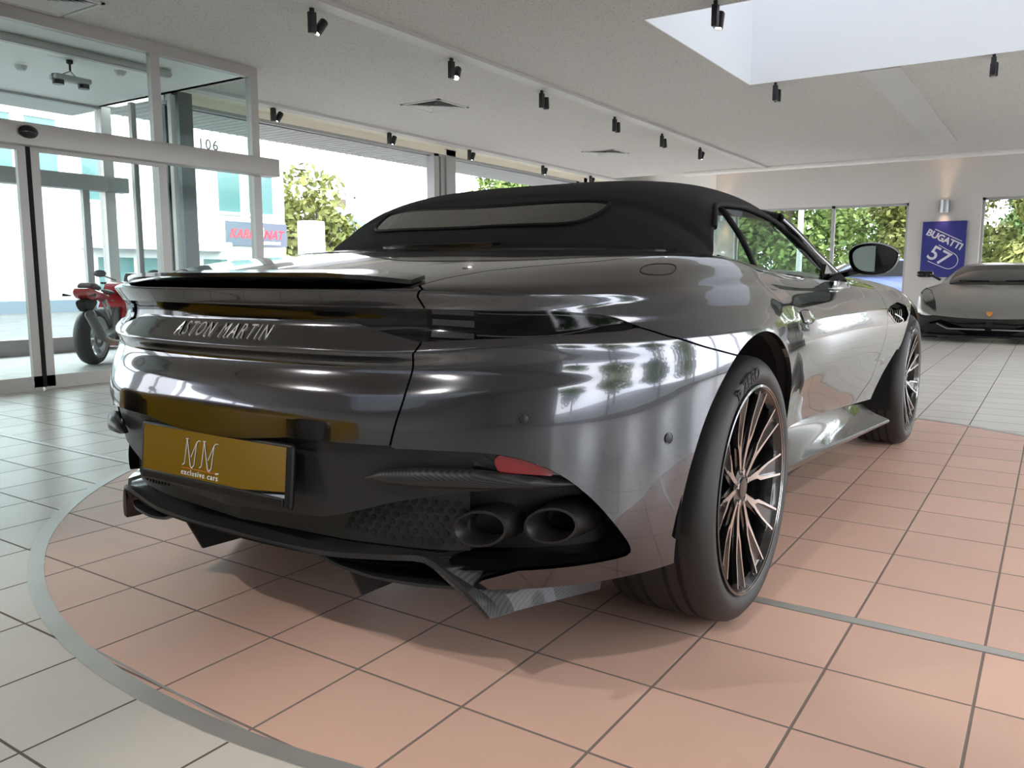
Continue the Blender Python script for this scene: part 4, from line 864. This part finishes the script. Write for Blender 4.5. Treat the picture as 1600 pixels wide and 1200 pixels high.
# ---- wheels
def wheel(side, y, width, R_=.3575, rim=.2825, rot=0, text=True):
    hub = .965 if y < 1 else .972; xo = hub
    root_m = T(side*xo, y, R_+.002)
    ax = frame((0, 0, 0), (0, -side, 0), (0, 0, 1), (side, 0, 0)).copy()    # local z = outward, local x = as seen from outside to the right, y up
    if side > 0: ax = frame((0, 0, 0), (0, 1, 0), (0, 0, 1), (1, 0, 0))
    else: ax = frame((0, 0, 0), (0, -1, 0), (0, 0, 1), (-1, 0, 0))
    Mw = root_m @ ax
    o = empty('wheel'); o.parent = car; o.matrix_world = Mw
    W = width
    b = MB(); b.lathe([(rim-.004, -.012), (rim+.004, -.004), (rim+.012, .0), (rim+.022, .004), (rim+.040, .003), (R_-.022, -.006), (R_-.012, -.014), (R_-.004, -.026), (R_, -.045), (R_, -W+.045), (R_-.004, -W+.026), (R_-.015, -W+.012), (rim, -W)], 96)
    b.build('tyre', 'rubber', o)
    b = MB()
    for gz in (-.075, -.115, -W+.115, -W+.075): b.lathe([(R_+.0006, gz-.006), (R_+.0006, gz+.006)], 96)
    for k in range(64):
        a = 2*math.pi*k/64
        for z0, z1 in ((-.068, -.020), (-W+.020, -W+.068)):
            m = R(math.degrees(a), 'Z'); z_in = z0 if abs(z0+.068) < 1e-6 else z1
            q = [(R_+.0008, -.0018, z0), (R_+.0008, .0018, z0), (R_-.0005 if True else 0, .0018, z1), (R_-.0005, -.0018, z1)]
            q = [(r if abs(z) > .04 and abs(z+W) > .04 else R_-.008, yy, z) for r, yy, z in q]; b.add([m @ Vector(p) for p in q], [(0, 1, 2, 3)])
    b.build('tread_groove', 'deep_black', o)
    b = MB(); b.lathe([(rim, -.010), (rim-.001, .001), (rim-.007, .003), (rim-.012, -.004), (rim-.018, -.016), (rim-.024, -.022)], 96); b.build('rim_lip', 'alloy_black', o)
    b = MB(); b.lathe([(rim-.006, .0034), (rim-.010, -.001)], 96); b.build('rim_edge', 'alloy', o)
    b = MB(); b.lathe([(rim-.018, -.016), (rim-.028, -.06), (rim-.034, -W+.03), (rim-.010, -W+.005)], 64); b.build('rim_barrel', 'alloy_black', o)
    fz = lambda r: -.034+.030*(r/.26)**2        # spoke face height across the radius (dished)
    pol = MB(); blk = MB(); N = 10
    def rib(b, pts, wds, dep, up=0.):
        top = []; n = len(pts)
        L_, Rr = [], []
        for i, p in enumerate(pts):
            a = pts[max(0, i-1)]; c = pts[min(n-1, i+1)]; d = Vector((c[0]-a[0], c[1]-a[1], 0)).normalized(); q = Vector((-d.y, d.x, 0))*wds[i]/2; r = math.hypot(*p)
            v = Vector((p[0], p[1], fz(r)+up)); L_.append(v+q); Rr.append(v-q)
        V = L_+Rr+[v-Vector((0, 0, dep)) for v in L_]+[v-Vector((0, 0, dep)) for v in Rr]; F = []
        for i in range(n-1): F += [(i, n+i, n+i+1, i+1), (i, i+1, 2*n+i+1, 2*n+i), (n+i+1, n+i, 3*n+i, 3*n+i+1)]
        F += [(n-1, 2*n-1, 4*n-1, 3*n-1)]; b.add(V, F)
    for k in range(N):
        base = math.radians(360/N*k+rot); lean = math.radians(-9 if k % 2 else 9)
        pc = lambda r, a: (r*math.cos(base+a), r*math.sin(base+a))
        rr = np.array([.045, .075, .105, .125]); stem = [pc(r, lean*(1-(r/.15))*1.0) for r in rr]
        rib(blk, [pc(r, 0 if r > .15 else lean*(1-r/.15)) for r in (.03, .08, .13, .19, .262)], [.03, .030, .034, .046, .062], .035, -.010)
        rib(pol, stem, [.010, .014, .018, .024], .012)
        for sg in (-1, 1):
            a_tip = math.radians(6.6)*sg; pts = [pc(.120, lean*.17+math.radians(1.7)*sg), pc(.145, math.radians(5.2)*sg), pc(.19, math.radians(6.4)*sg), pc(.2645, a_tip)]; rib(pol, pts, [.012, .010, .0068, .006], .014)
    blk.build('spoke_body', 'alloy_black', o); pol.build('spoke_face', 'alloy', o)
    b = MB(); b.lathe([(.060, -.050), (.058, -.036), (.030, -.033), (.027, -.028), (0, -.027)], 32); b.build('hub_cap', 'alloy_black', o)
    for k in range(5): b = MB(); b.lathe([(.008, -.045), (.008, -.032), (0, -.031)], 10, R(72*k+18, 'Z') @ T(.043, 0, .004)); b.build('lug_nut', 'chrome', o)
    b = MB(); b.lathe([(.05, -.075), (.19, -.075), (.195, -.09), (.19, -.105), (.05, -.105)], 48); b.build('brake_disc', 'brake_disc', o)
    cal = MB(); cal.grid([[(r*math.cos(a), r*math.sin(a), z) for r, z in ((.10, -.062), (.205, -.062), (.21, -.11))] for a in np.linspace(2.5, 3.7, 10)]); cal.build('brake_caliper', 'satin_black', o)
    if text:
        b = MB(); b.text('P ZERO', .046, R(17 if side > 0 else 0, 'Z') @ T(0, 0, .0045), .0008, 0, 1.1, 'CENTER', bend=rim+.019, offset=.0012); b.build('tyre_lettering', 'rubber_letter', o)
    return o
mat('rubber_letter', (.002, .002, .002), .7)
wheel(1, 0, .305, rot=4); wheel(1, 2.805, .265, rot=20); wheel(-1, 0, .305, rot=11, text=False); wheel(-1, 2.805, .265, rot=0, text=False)
# ================================================================= other vehicles
def loft(C_, nu, nv):
    C_ = np.array(C_, float); A = akima(np.arange(C_.shape[0])*1., C_, np.linspace(0, C_.shape[0]-1, nu)); A = np.swapaxes(akima(np.arange(C_.shape[1])*1., np.swapaxes(A, 0, 1), np.linspace(0, C_.shape[1]-1, nv)), 0, 1); return A
mat('silver_paint', (.30, .295, .285), .36, .7, .5)
mat('yellow_paint', (.75, .42, .015), .25, .1, 1.)
mat('windscreen_dark', (.012, .014, .015), .03, 0, 0, spec=.35)
def wedge_car(paint, label):
    o = empty('sports_car'); tag(o, label, 'car')
    # rows from the front lip over the bonnet, screen and roof to the tail; columns from the centre line outwards
    rows = []
    spec = [ # y, z centre, half width, side z
      (.10, .20, .86, .27), (.00, .27, .90, .33), (.02, .35, .93, .42), (.18, .47, .96, .55), (.50, .60, .985, .67), (.85, .71, .995, .735), (1.20, .80, .995, .735), (1.45, .86, .99, .71), (1.9, .90, .99, .70), (2.6, .92, 1.0, .74), (3.3, .92, 1.01, .80), (4.0, .90, 1.01, .82), (4.55, .86, .97, .80), (4.75, .80, .94, .76), (4.78, .55, .93, .6)]
    for y, z, w_, zs in spec:
        sw = -.03 if y < .3 else 0
        rows.append([(0, y, z), (.30, y+.01, z), (.58, y+.03-sw, z*.985 if y > .3 else z), (.80*w_, y+.05-sw*2, (z+zs)/2+.015), (.93*w_, y+.09-sw*3, zs), (w_, y+.16-sw*4, zs-.10), (w_*.995, y+.20-sw*4, max(.15, zs-.30)), (w_*.97, y+.2-sw*4, .14)])
    G = loft(rows, 70, 44); G = G[:, :]
    arch = []
    b = MB(); a_, b_ = G.shape[:2]; F = []
    V = G.reshape(-1, 3)
    def inarch(p): return any(math.hypot(p[1]-yc, p[2]-.34) < .365 for yc in (.95, 3.65)) and p[0] > .8
    for i in range(a_-1):
        for j in range(b_-1):
            q = [i*b_+j, i*b_+j+1, (i+1)*b_+j+1, (i+1)*b_+j]
            if any(inarch(V[k]) for k in q): continue
            F.append(q)
    b.add(V, F, True); b.add(V*[-1, 1, 1], [f[::-1] for f in F], True); b.build('body', paint, o)
    # cabin
    cab = []
    for y, z, w_ in [(1.25, .815, .70), (1.45, .90, .72), (1.85, 1.03, .66), (2.2, 1.115, .60), (2.6, 1.135, .58), (3.1, 1.10, .58), (3.7, 1.0, .60), (4.2, .90, .6)]:
        cab.append([(0, y-.06, z), (w_*.55, y-.03, z-.005), (w_*.86, y, z-.03), (w_, y+.02, z-.07), (w_+.16, y+.03, max(.70, z-.32)), (w_+.2, y+.03, .68)])
    K = loft(cab, 40, 26); b = MB(); b.grid(K, flip=True); b.grid(K*[-1, 1, 1]); b.build('roof', paint, o)
    W1 = K[1:15, :12]+np.array([0, -.004, .007]); b = MB(); b.grid(W1, flip=True); b.grid(W1*[-1, 1, 1]); b.build('windscreen', 'windscreen_dark', o)
    b = MB(); W2 = K[9:26, 16:22]+np.array([.010, 0, .003]); b.grid(W2, flip=True); b.grid(W2*[-1, 1, 1]); b.build('side_window', 'windscreen_dark', o)
    # black lower front: intakes, splitter
    lo = [[(x, y, z) for x in np.linspace(0, .93, 9)] for y, z in ((.0, 0), )]
    b = MB(); rows = []
    for t, (dy, z) in enumerate([(.02, .335), (-.02, .30), (.02, .24), (.05, .16), (-.06, .10), (-.05, .075), (.3, .07)]):
        rows.append([(x, dy+.28*(x/.95)**3.5-.015, z+(.06*(x/.95)**2 if t < 2 else 0)) for x in np.linspace(0, .965, 16)])
    rows = np.array(rows); b.grid(rows); b.grid(rows*[-1, 1, 1], flip=True); b.build('front_bumper', 'gloss_black', o)
    for s in (1, -1):
        b = MB(); b.add([(s*.25, -.035, .125), (s*.80, .06, .125), (s*.86, .10, .20), (s*.62, .0, .275), (s*.50, -.015, .22)], [(0, 1, 2, 3, 4)]); b.build('air_intake', 'deep_black', o)
        b = MB(); b.tube([(s*.04, -.06, .19), (s*.50, -.045, .19), (s*.64, .0, .255)], .010, 6); b.build('intake_blade', paint, o)
        b = MB(); hb = [G.reshape(-1, 3)[np.argmin(((G.reshape(-1, 3)[:, :2]-np.array(q))**2).sum(1)+(G.reshape(-1, 3)[:, 2] < .3)*9)]*[s, 1, 1]+np.array([s*.004, -.012, .014]) for q in ((.66, .16), (.84, .30), (.93, .62), (.90, .85), (.80, .70), (.72, .38))]; b.add(hb, [tuple(range(6))]); hl = b.build('headlamp', 'windscreen_dark', o)
        c = np.mean(hb, 0); b = MB(); b.tube([hb[1]*.8+c*.2, c+np.array([0, -.006, .008]), hb[4]*.8+c*.2], .009, 6); b.tube([c+np.array([0, -.006, .008]), hb[2]*.8+c*.2], .009, 6); b.build('light_signature', 'lamp_strip', hl)
        b = MB(); b.rbox((s*1.0-.12, 1.36, .90), (s*1.0+.12, 1.47, 1.0), .045); b.tube([(s*.78, 1.45, .86), (s*.9, 1.43, .93)], .02, 8); b.build('door_mirror', 'gloss_black', o)
        for yc in (.95, 3.65):
            ax = frame((s*.98, yc, .34), (0, s, 0), (0, 0, 1), (s, 0, 0)); b = MB(); b.lathe([(.25, -.01), (.28, .0), (.32, -.005), (.34, -.04), (.34, -.26), (.25, -.28)], 48, ax); wv = b.build('wheel', 'rubber', o)
            b = MB(); b.lathe([(.25, -.01), (.24, -.05), (0, -.06)], 40, ax)
            for k in range(5): b.add([ax @ R(72*k, 'Z') @ Vector(p) for p in [(.03, -.03, -.02), (.25, -.05, -.012), (.25, .05, -.012), (.03, .03, -.02)]], [(0, 1, 2, 3)])
            b.build('rim', 'alloy_black', wv)
        b = MB(); b.box((s*.90-.03, 1.4, .12), (s*.90+.06, 3.2, .22)); b.box((s*.5-.35, .6, .12), (s*.5+.2, 4.5, .3)); b.build('sill', 'satin_black', o)
    b = MB(); b.prism([(-.035, .04), (.035, .04), (.038, .0), (.02, -.03), (0, -.045), (-.02, -.03), (-.038, 0)], 0, .008, frame((0, .035, .40), (1, 0, 0), (0, .65, .76), (0, -.76, .65))); b.build('emblem', 'emblem_gold', o)
    b = MB(); b.tube([(.1, 1.16, .845), (.55, 1.30, .86)], .012, 6); b.tube([(-.5, 1.24, .85), (-.1, 1.17, .845)], .012, 6); b.build('wiper', 'satin_black', o)
    return o
mat('emblem_gold', (.75, .33, .08), .3, .3)
lam = wedge_car('silver_paint', 'low silver-grey wedge-shaped sports car facing the camera near the far wall, under the poster')
lam.location = (.86, 10.85, 0)
yel = wedge_car('yellow_paint', 'yellow wedge-shaped sports car behind the photographer, mirrored in the number plate')
yel.location = (-4.1, -1.3, 0); yel.rotation_euler = (0, 0, math.radians(218))
# ---- motorcycle in the entrance
mat('bike_red', (.42, .008, .018), .2, .0, 1.); mat('bike_silver', (.55, .55, .56), .3, .9); mat('can_grey', (.16, .165, .17), .35, .6); mat('seat_brown', (.055, .028, .026), .6); mat('bronze', (.24, .15, .09), .4, .7)
bike = empty('motorcycle', (-6.57, 2.44, .02), math.atan2(.80, -.60)); tag(bike, 'red sports motorcycle with grey exhaust silencer parked inside the glass entrance', 'motorcycle')
def bwheel(x, r, w_, name='wheel'):
    ax = frame((x, 0, r), (1, 0, 0), (0, 0, 1), (0, -1, 0)); b = MB(); pr = [(r-.075, -w_/2), (r-.05, -w_/2-.004), (r-.02, -w_*.42), (r, -.03), (r, .03), (r-.02, w_*.42), (r-.05, w_/2+.004), (r-.075, w_/2)]; b.lathe(pr, 48, ax); o = b.build(name, 'rubber', bike)
    b = MB(); b.lathe([(r-.075, -w_/2), (r-.10, -w_/2+.02), (r-.10, w_/2-.02), (r-.075, w_/2)], 48, ax)
    for k in range(5): b.box((.03, -.018, -.02), (r-.09, .018, .02), ax @ R(72*k+20, 'Z'))
    b.lathe([(0, -.05), (.045, -.05), (.045, .05), (0, .05)], 20, ax); b.build('rim', 'bike_silver', o)
    b = MB(); b.lathe([(.07, w_/2-.01), (.12, w_/2-.01)], 32, ax); b.build('brake_disc', 'brake_disc', o); return o
bwheel(0, .315, .18); bwheel(1.30, .30, .12)
def side(pts, y0, y1, name, m, parent=bike, bulge=.03):      # shell with both sides from an x-z outline
    P = rnd(pts, 2); c = P.mean(0); b = MB()
    for s in (1, -1):
        rows = []
        for k in (1., .97, .85, .6, .3, 0): rows.append([(c[0]+(x-c[0])*k, s*(y0+(y1-y0)*(1-k**2.5)), c[1]+(z-c[1])*k) for x, z in P])
        b.grid(np.array(rows).transpose(1, 0, 2), wrap=True, flip=s > 0)
    n = len(P); V = [(x, y0, z) for x, z in P]+[(x, -y0, z) for x, z in P]; b.add(V, [(i, (i+1) % n, n+(i+1) % n, n+i) for i in range(n)], True); return b.build(name, m, parent)
side([(.42, .30), (.50, .60), (.78, .86), (1.22, .92), (1.40, .80), (1.22, .62), (1.02, .48), (.98, .26), (.75, .14), (.50, .16)], .15, .23, 'fairing', 'bike_red')
side([(.55, .80), (.62, .92), (.82, .96), (1.02, .92), (1.05, .80)], .09, .14, 'fuel_tank', 'bike_red')
side([(-.27, .83), (-.18, .90), (.10, .86), (.45, .80), (.42, .70), (.05, .74), (-.15, .75)], .07, .11, 'tail_fairing', 'bike_red')
side([(-.15, .90), (-.05, .95), (.08, .93), (.20, .86), (-.05, .86)], .07, .10, 'seat_cowl', 'seat_brown')
side([(.12, .84), (.20, .87), (.48, .84), (.50, .80), (.2, .80)], .08, .12, 'seat', 'leather')
side([(1.10, .92), (1.22, 1.08), (1.34, 1.02), (1.36, .88)], .06, .10, 'windshield', 'windscreen_dark')
side([(-.25, .76), (-.22, .66), (-.10, .60), (.0, .66), (.12, .74)], .05, .08, 'rear_mudguard', 'satin_black')
side([(.30, .30), (.35, .62), (.60, .66), (.80, .50), (.75, .25), (.5, .22)], .11, .13, 'engine', 'can_grey')
b = MB(); b.tube([(0, -.11, .315), (.25, -.12, .36), (.48, -.09, .42)], [.03, .035, .04], 10); b.tube([(0, .11, .315), (.25, .12, .36), (.48, .09, .42)], [.03, .035, .04], 10); b.build('swingarm', 'bike_silver', bike)
b = MB(); b.tube([(.45, -.06, .62), (.05, -.08, .80)], .014, 8); b.tube([(.50, -.06, .72), (-.1, -.08, .80)], .012, 8); b.tube([(.30, -.08, .52), (.10, -.10, .72), (.2, -.10, .74), (.36, -.08, .55)], .012, 8); b.build('subframe', 'bike_silver', bike)
b = MB(); d0, d1 = Vector((-.76, -.33, .62)), Vector((-.36, -.27, .34)); b.tube([d0, d0+(d1-d0)*.03, d0+(d1-d0)*.9, d1], [.045, .055, .055, .035], 18); b.build('silencer', 'can_grey', bike)
b = MB(); b.tube([d1, (-.05, -.23, .27), (.28, -.18, .24), (.45, -.12, .26)], [.034, .030, .028, .026], 12); b.build('exhaust_pipe', 'bronze', bike)
b = MB(); b.tube([(1.30, -.05, .32), (1.20, -.09, .85)], .028, 10); b.tube([(1.30, .05, .32), (1.20, .09, .85)], .028, 10); b.build('fork', 'bike_silver', bike)
b = MB(); b.tube([(1.08, -.08, .92), (1.02, -.30, .93)], .014, 8); b.tube([(1.08, .08, .92), (1.02, .30, .93)], .014, 8); b.build('handlebar', 'satin_black', bike)
for s in (1, -1):
    b = MB(); b.tube([(1.15, s*.16, .96), (1.12, s*.30, 1.02)], .008, 6); b.lathe([(0, -.02), (.05, -.012), (.062, .0), (.05, .012), (0, .02)], 20, T(1.10, s*.34, 1.05) @ R(90, 'Y') @ Matrix.Diagonal((.75, 1.3, 1, 1))); b.build('mirror', 'satin_black', bike)
    b = MB(); b.tube([(-.22, s*.10, .80), (-.26, s*.18, .81)], [.006, .018], 8); b.build('indicator', 'satin_black', bike)
b = MB(); b.tube([(.55, .12, .2), (.50, .30, .0)], .012, 8); b.build('side_stand', 'satin_black', bike)
bike.scale = (.88, .88, .88)
# ================================================================= outside
noisy('asphalt', (.10, .10, .10), (.14, .14, .14), 3, .9)
mat('stucco', (.80, .81, .81), .9); mat('base_blue', (.16, .20, .24), .8); mat('teal_glass', (.10, .20, .20), .15, 0, .5); mat('soffit', (.62, .62, .61), .7)
noisy('leaf_green', (.07, .13, .03), (.18, .25, .06), 1.2, .8); noisy('leaf_yellow', (.10, .13, .03), (.22, .24, .065), 1.2, .8); noisy('leaf_dark', (.05, .11, .03), (.13, .21, .06), 1.2, .8); mat('bark', (.12, .095, .07), .9)
b = MB(); b.box((-90, -60, -.5), (-7.2, 110, -.12)); b.box((-7.2, 16.5, -.5), (60, 110, -.12)); b.box((6.7, -60, -.5), (60, 16.5, -.12)); struct('ground', b, 'asphalt')
b = MB(); b.box((-8.75, 3.9, 2.99), (-7.2, 17, 3.12)); b.box((-9.3, -2.2, 2.99), (-8.3, 3.9, 3.12)); b.box((-7.2, -9, 3.0), (-7.05, 17, 3.3))
for k in range(86): b.box((-8.75, 3.95+k*.15, 2.98), (-7.2, 3.95+k*.15+.012, 2.99))
struct('ceiling_4', b, 'soffit')
# building over the road
B = empty('building', (-22, 8, -.12)); tag(B, 'white two-storey building with pale teal windows across the street at the left', 'building')
def bpart(name, m, boxes):
    b = MB(); [b.box(q[:3], q[3:]) for q in boxes]; b.v = [(x+22, y-8, z+.12) for x, y, z in b.v]; return b.build(name, m, B)
bpart('wall', 'stucco', [(-30, -12, -.12, -22, 18.5, 7.6)]); bpart('plinth', 'base_blue', [(-22, -12, -.12, -21.93, 14.2, .22)])
bpart('roof_edge', 'stucco', [(-30.2, -12.2, 7.6, -21.7, 18.7, 7.9)])
for y0, y1, z0, z1 in [(15.7, 16.55, 3.05, 4.6), (16.95, 17.95, 3.05, 4.45), (11.1, 11.9, 3.1, 4.7), (8.2, 9.2, 3.7, 5.2), (9.6, 10.4, 3.7, 5.2), (5.4, 6.3, 3.7, 5.2), (6.7, 7.5, 3.7, 5.2), (2.5, 3.5, 3.7, 5.2)]:
    f = bpart('window', 'stucco', [(-21.99, y0-.08, z0-.1, -21.9, y1+.08, z0), (-21.99, y0-.05, z1, -21.93, y1+.05, z1+.05)]); b = MB(); b.box((.0, y0-8, z0+.12), (.03, y1-8, z1+.12)); b.build('pane', 'teal_glass', f)
for y0, y1 in [(11.4, 12.5), (12.7, 13.4), (15.0, 15.9), (16.2, 17.6)]: bpart('shop_window', 'teal_glass', [(-21.99, y0, .25, -21.95, y1, 1.45)])
bpart('canopy', 'soffit', [(-21.99, 10.9, 1.7, -21.4, 15.7, 2.0)])
mat('sign_dark', (.10, .12, .16), .5); mat('sign_red', (.85, .04, .06), .5); mat('sign_cream', (.85, .75, .4), .5)
sg = empty('shop_sign', (-21.85, 17.15, 2.32)); tag(sg, 'dark shop sign with slanted red lettering on the white building across the street', 'sign')
b = MB(); b.box((-.06, -1.3, -.38), (.0, 1.3, .42)); b.build('board', 'sign_dark', sg)
sf = frame((.005, 0, 0), (0, 1, 0), (0, 0, 1), (1, 0, 0))
MB().text('KARDONAT', .42, sf @ T(-.05, -.12, 0), .004, .3, .98, offset=.012).build('red_lettering', 'sign_red', sg)
MB().text('ZWEIRADZENTRUM', .14, sf @ T(.35, -.32, 0), .004, 0, 1., offset=.004).build('white_lettering', 'stucco', sg)
b = MB(); b.tube([(.01, .05+.2*math.cos(t), .1+.28*math.sin(t)) for t in np.linspace(-.8, 1.6, 10)], .018, 6); b.build('swoosh', 'sign_cream', sg)
b = MB(); b.rbox((-23.6, 20.5, -.12), (-22.9, 21.35, 3.05), .05); tag(b.build('white_pillar', 'stucco'), 'tall plain white pillar block across the street, in front of the rounded tree', 'pillar')
h = empty('house', (-41, 44, -.12)); tag(h, 'distant house with grey roof and chimney beyond the rounded tree', 'house')
b = MB(); b.box((-5, -5, 0), (5, 5, 4)); b.build('wall', 'stucco', h); b = MB(); b.prism([(-5.6, 3.9), (5.6, 3.9), (0, 5.8)], -5.4, 5.4, frame((0, 0, 0), (1, 0, 0), (0, 0, 1), (0, -1, 0))); b.build('roof', 'base_blue', h); b = MB(); b.box((-1.8, -3, 5), (-1.0, -2.2, 6.5)); b.build('chimney', 'bark', h)
rng = np.random.default_rng(5)
def tree(x, y, hgt, rad, m, n, label, group, leaf=.22, z0=None, sy=1.):
    o = empty('tree', (x, y, -.12)); tag(o, label, 'tree', group)
    b = MB(); b.tube([(0, 0, 0), (.08, 0, hgt*.4), (0, .1, hgt*.75)], [.16*hgt/6, .12*hgt/6, .05*hgt/6], 8)
    for k in range(6):
        a = k*1.05; b.tube([(0, 0, hgt*(.35+.05*k)), (rad*.5*math.cos(a), rad*.5*math.sin(a), hgt*(.5+.06*k))], [.05, .02], 6)
    b.build('trunk', 'bark', o)
    zc = hgt-rad if z0 is None else z0
    blobs = rng.normal(size=(26, 3)); blobs /= np.linalg.norm(blobs, axis=1)[:, None]; blobs = blobs*rng.uniform(.35, .85, (26, 1))*[rad, rad*sy, (hgt-zc)]+[0, 0, zc]
    br = rng.uniform(.30, .50, 26)*rad
    k = rng.integers(0, 26, n); d = rng.normal(size=(n, 3)); d /= np.linalg.norm(d, axis=1)[:, None]; P = blobs[k]+d*(br[k]*rng.uniform(.6, 1.05, n))[:, None]
    a = rng.normal(size=(n, 3)); a /= np.linalg.norm(a, axis=1)[:, None]; c = np.cross(a, d+rng.normal(size=(n, 3))*.5); c /= np.linalg.norm(c, axis=1)[:, None]+1e-9
    L = leaf*rng.uniform(.6, 1.3, (n, 1)); V = np.stack([P-a*L, P-c*L*.5, P+a*L, P+c*L*.5], 1).reshape(-1, 3)
    me = bpy.data.meshes.new('foliage'); me.from_pydata(V.tolist(), [], np.arange(4*n).reshape(-1, 4).tolist()); me.materials.append(MATS[m]); f = bpy.data.objects.new('foliage', me); COL.objects.link(f); f.parent = o; return o
tree(-30, 27.5, 5.9, 2.9, 'leaf_yellow', 4200, 'rounded yellowish-green tree across the street, right of the shop sign', None)
tree(-36, 24.6, 4.4, 1.9, 'leaf_green', 1500, 'low green tree between the shop sign and the white pillar', None, .2)
tree(-26, 40, 8.2, 3.4, 'leaf_green', 4000, 'green tree seen through the window right of the double steel column', None)
tree(-21, 46, 9.5, 4.2, 'leaf_green', 4200, 'green tree just above the soft top near the end of the left windows', None)
FAR = [(-9.5, 31, 9.5, 3.2, 'leaf_dark', 'dark green tree at the left edge of the first far window'), (-5.9, 25, 8.0, 2.4, 'leaf_green', 'green tree behind the mullion of the first far window'), (-1.5, 28, 8.6, 2.6, 'leaf_yellow', 'yellow-green tree filling the right half of the first far window'),
  (2.2, 24, 8.0, 2.0, 'leaf_yellow', 'yellow-green tree filling the second far window above the silver car'), (5.4, 29, 8.9, 3.0, 'leaf_green', 'green tree beyond the second far window, toward the photo\'s right border'), (-15, 26, 8.5, 3, 'leaf_green', 'green tree beyond the far left corner of the hall'), (10.5, 25, 8.5, 2.8, 'leaf_dark', 'dark green tree outside, beyond the third far window')]
FAR += [(-13.6, 39, 10, 2.6, 'leaf_dark', 'tall dark tree in the back row, beyond the left part of the first far window'), (-5.8, 37, 10, 2.6, 'leaf_green', 'tall tree in the back row, behind the mullion of the first far window'), (1.2, 36, 10, 2.0, 'leaf_dark', 'tall dark tree in the back row, just left of the second far window'), (5.8, 38, 10.5, 2.4, 'leaf_green', 'tall tree in the back row, beyond the second far window')]
for x, y, hg, rd, m, lb in FAR: tree(x, y, hg, rd, m, 17000, lb, 'trees behind the far wall', .12, z0=3.4)
for k, (x, y) in enumerate([(19, -1), (21, 6), (20, 13), (21, -8)]): tree(x, y, 6.5, 2.8, ['leaf_green', 'leaf_dark'][k % 2], 2600, ['green tree outside the right windows, level with the rear wheel', 'dark tree outside the right windows, level with the front wheel', 'green tree outside the right windows, nearest the silver car', 'dark tree outside the right windows, behind the photographer'][k], 'trees right of the hall', .25)
# hedge and parked cars behind the far wall
noisy('hedge', (.05, .10, .03), (.10, .17, .05), 9, .9, .6)
mat('car_blue', (.20, .27, .55), .3, .3, 1.); mat('car_white', (.8, .8, .8), .3, 0, 1.); mat('car_silver', (.4, .42, .44), .3, .7, 1.)
def parked(x, y, rz, paint, label, s=1.):
    o = empty('parked_car', (x, y, -.12), rz); tag(o, label, 'car', 'cars parked outside')
    P = rnd([(-2.1, .30), (-2.15, .70), (-1.9, .95), (-1.3, 1.0), (-.6, 1.42), (.7, 1.45), (1.3, 1.05), (2.0, .92), (2.15, .6), (2.1, .3)], 2)
    def wid(z): return .86-.16*max(0, (z-.95)/.5)
    b = MB(); n = len(P); V = [(a, q*wid(z), z) for q in (-1, 1) for a, z in P]; b.add(V, [tuple(range(n)), tuple(range(2*n-1, n-1, -1))]+[(i, n+i, n+(i+1) % n, (i+1) % n) for i in range(n)], False); b.build('body', paint, o)
    b = MB(); q = [(-1.15, 1.02), (-.55, 1.38), (.65, 1.40), (1.15, 1.05)]
    for sd in (-1, 1): b.add([(a, sd*(wid(z)+.012), z) for a, z in q], [(0, 1, 2, 3)])
    b.add([(1.2, -.7, 1.10), (1.2, .7, 1.10), (.80, .62, 1.42), (.80, -.62, 1.42)], [(0, 1, 2, 3)]); b.build('window', 'windscreen_dark', o)
    for a in (-1.35, 1.35):
        for sd in (-1, 1): b = MB(); b.lathe([(0, 0), (.2, .0), (.31, -.01), (.32, -.05), (.32, -.2), (0, -.2)], 24, frame((a, sd*.88, .32), (sd, 0, 0), (0, 0, 1), (0, sd, 0))); b.build('wheel', 'rubber', o)
parked(-1.9, 19.6, .2, 'car_blue', 'blue car parked outside, seen below the door mirror'); parked(-2.6, 21.9, .1, 'car_white', 'white car parked outside, seen left of the door mirror'); parked(3.4, 19.6, 2.9, 'car_silver', 'silver car parked outside the second far window')
for x, y, lb in ((-3.55, 18.0, 'slim white post outside the first far window, right of its mullion'), (1.1, 18.4, 'slim white post outside the second far window')):
    b = MB(); b.lathe([(0, 0), (.07, 0), (.055, 5), (0, 5.02)], 12); o = b.build('lamp_post', 'stucco', None, (x, y, -.12)); tag(o, lb, 'post', 'posts outside')
# two birds over the street
mat('bird_black', (.02, .02, .022), .7)
for x, y, z, sc, lb in ((-26.5, 23.9, 4.7, .7, 'small dark bird in the sky left of the rounded tree'), (-28.3, 28.6, 4.8, 1., 'dark bird in the sky above the right side of the rounded tree')):
    o = empty('bird', (x, y, z)); b = MB(); b.tube([(0, -.18, .02), (0, -.05, 0), (0, .10, 0), (0, .22, .04)], [.01, .05, .05, .012], 8); b.build('body', 'bird_black', o)
    for s in (1, -1): b = MB(); b.slab([[(s*.03, .08, .02), (s*.03, -.06, .02)], [(s*.25, .10, .12), (s*.25, -.04, .12)], [(s*.48, .02, .10), (s*.45, -.05, .10)]], .01); b.build('wing', 'bird_black', o)
    o.scale = (sc, sc, sc); o.rotation_euler = (0, .3, 1.0); tag(o, lb, 'bird', 'birds over the street')
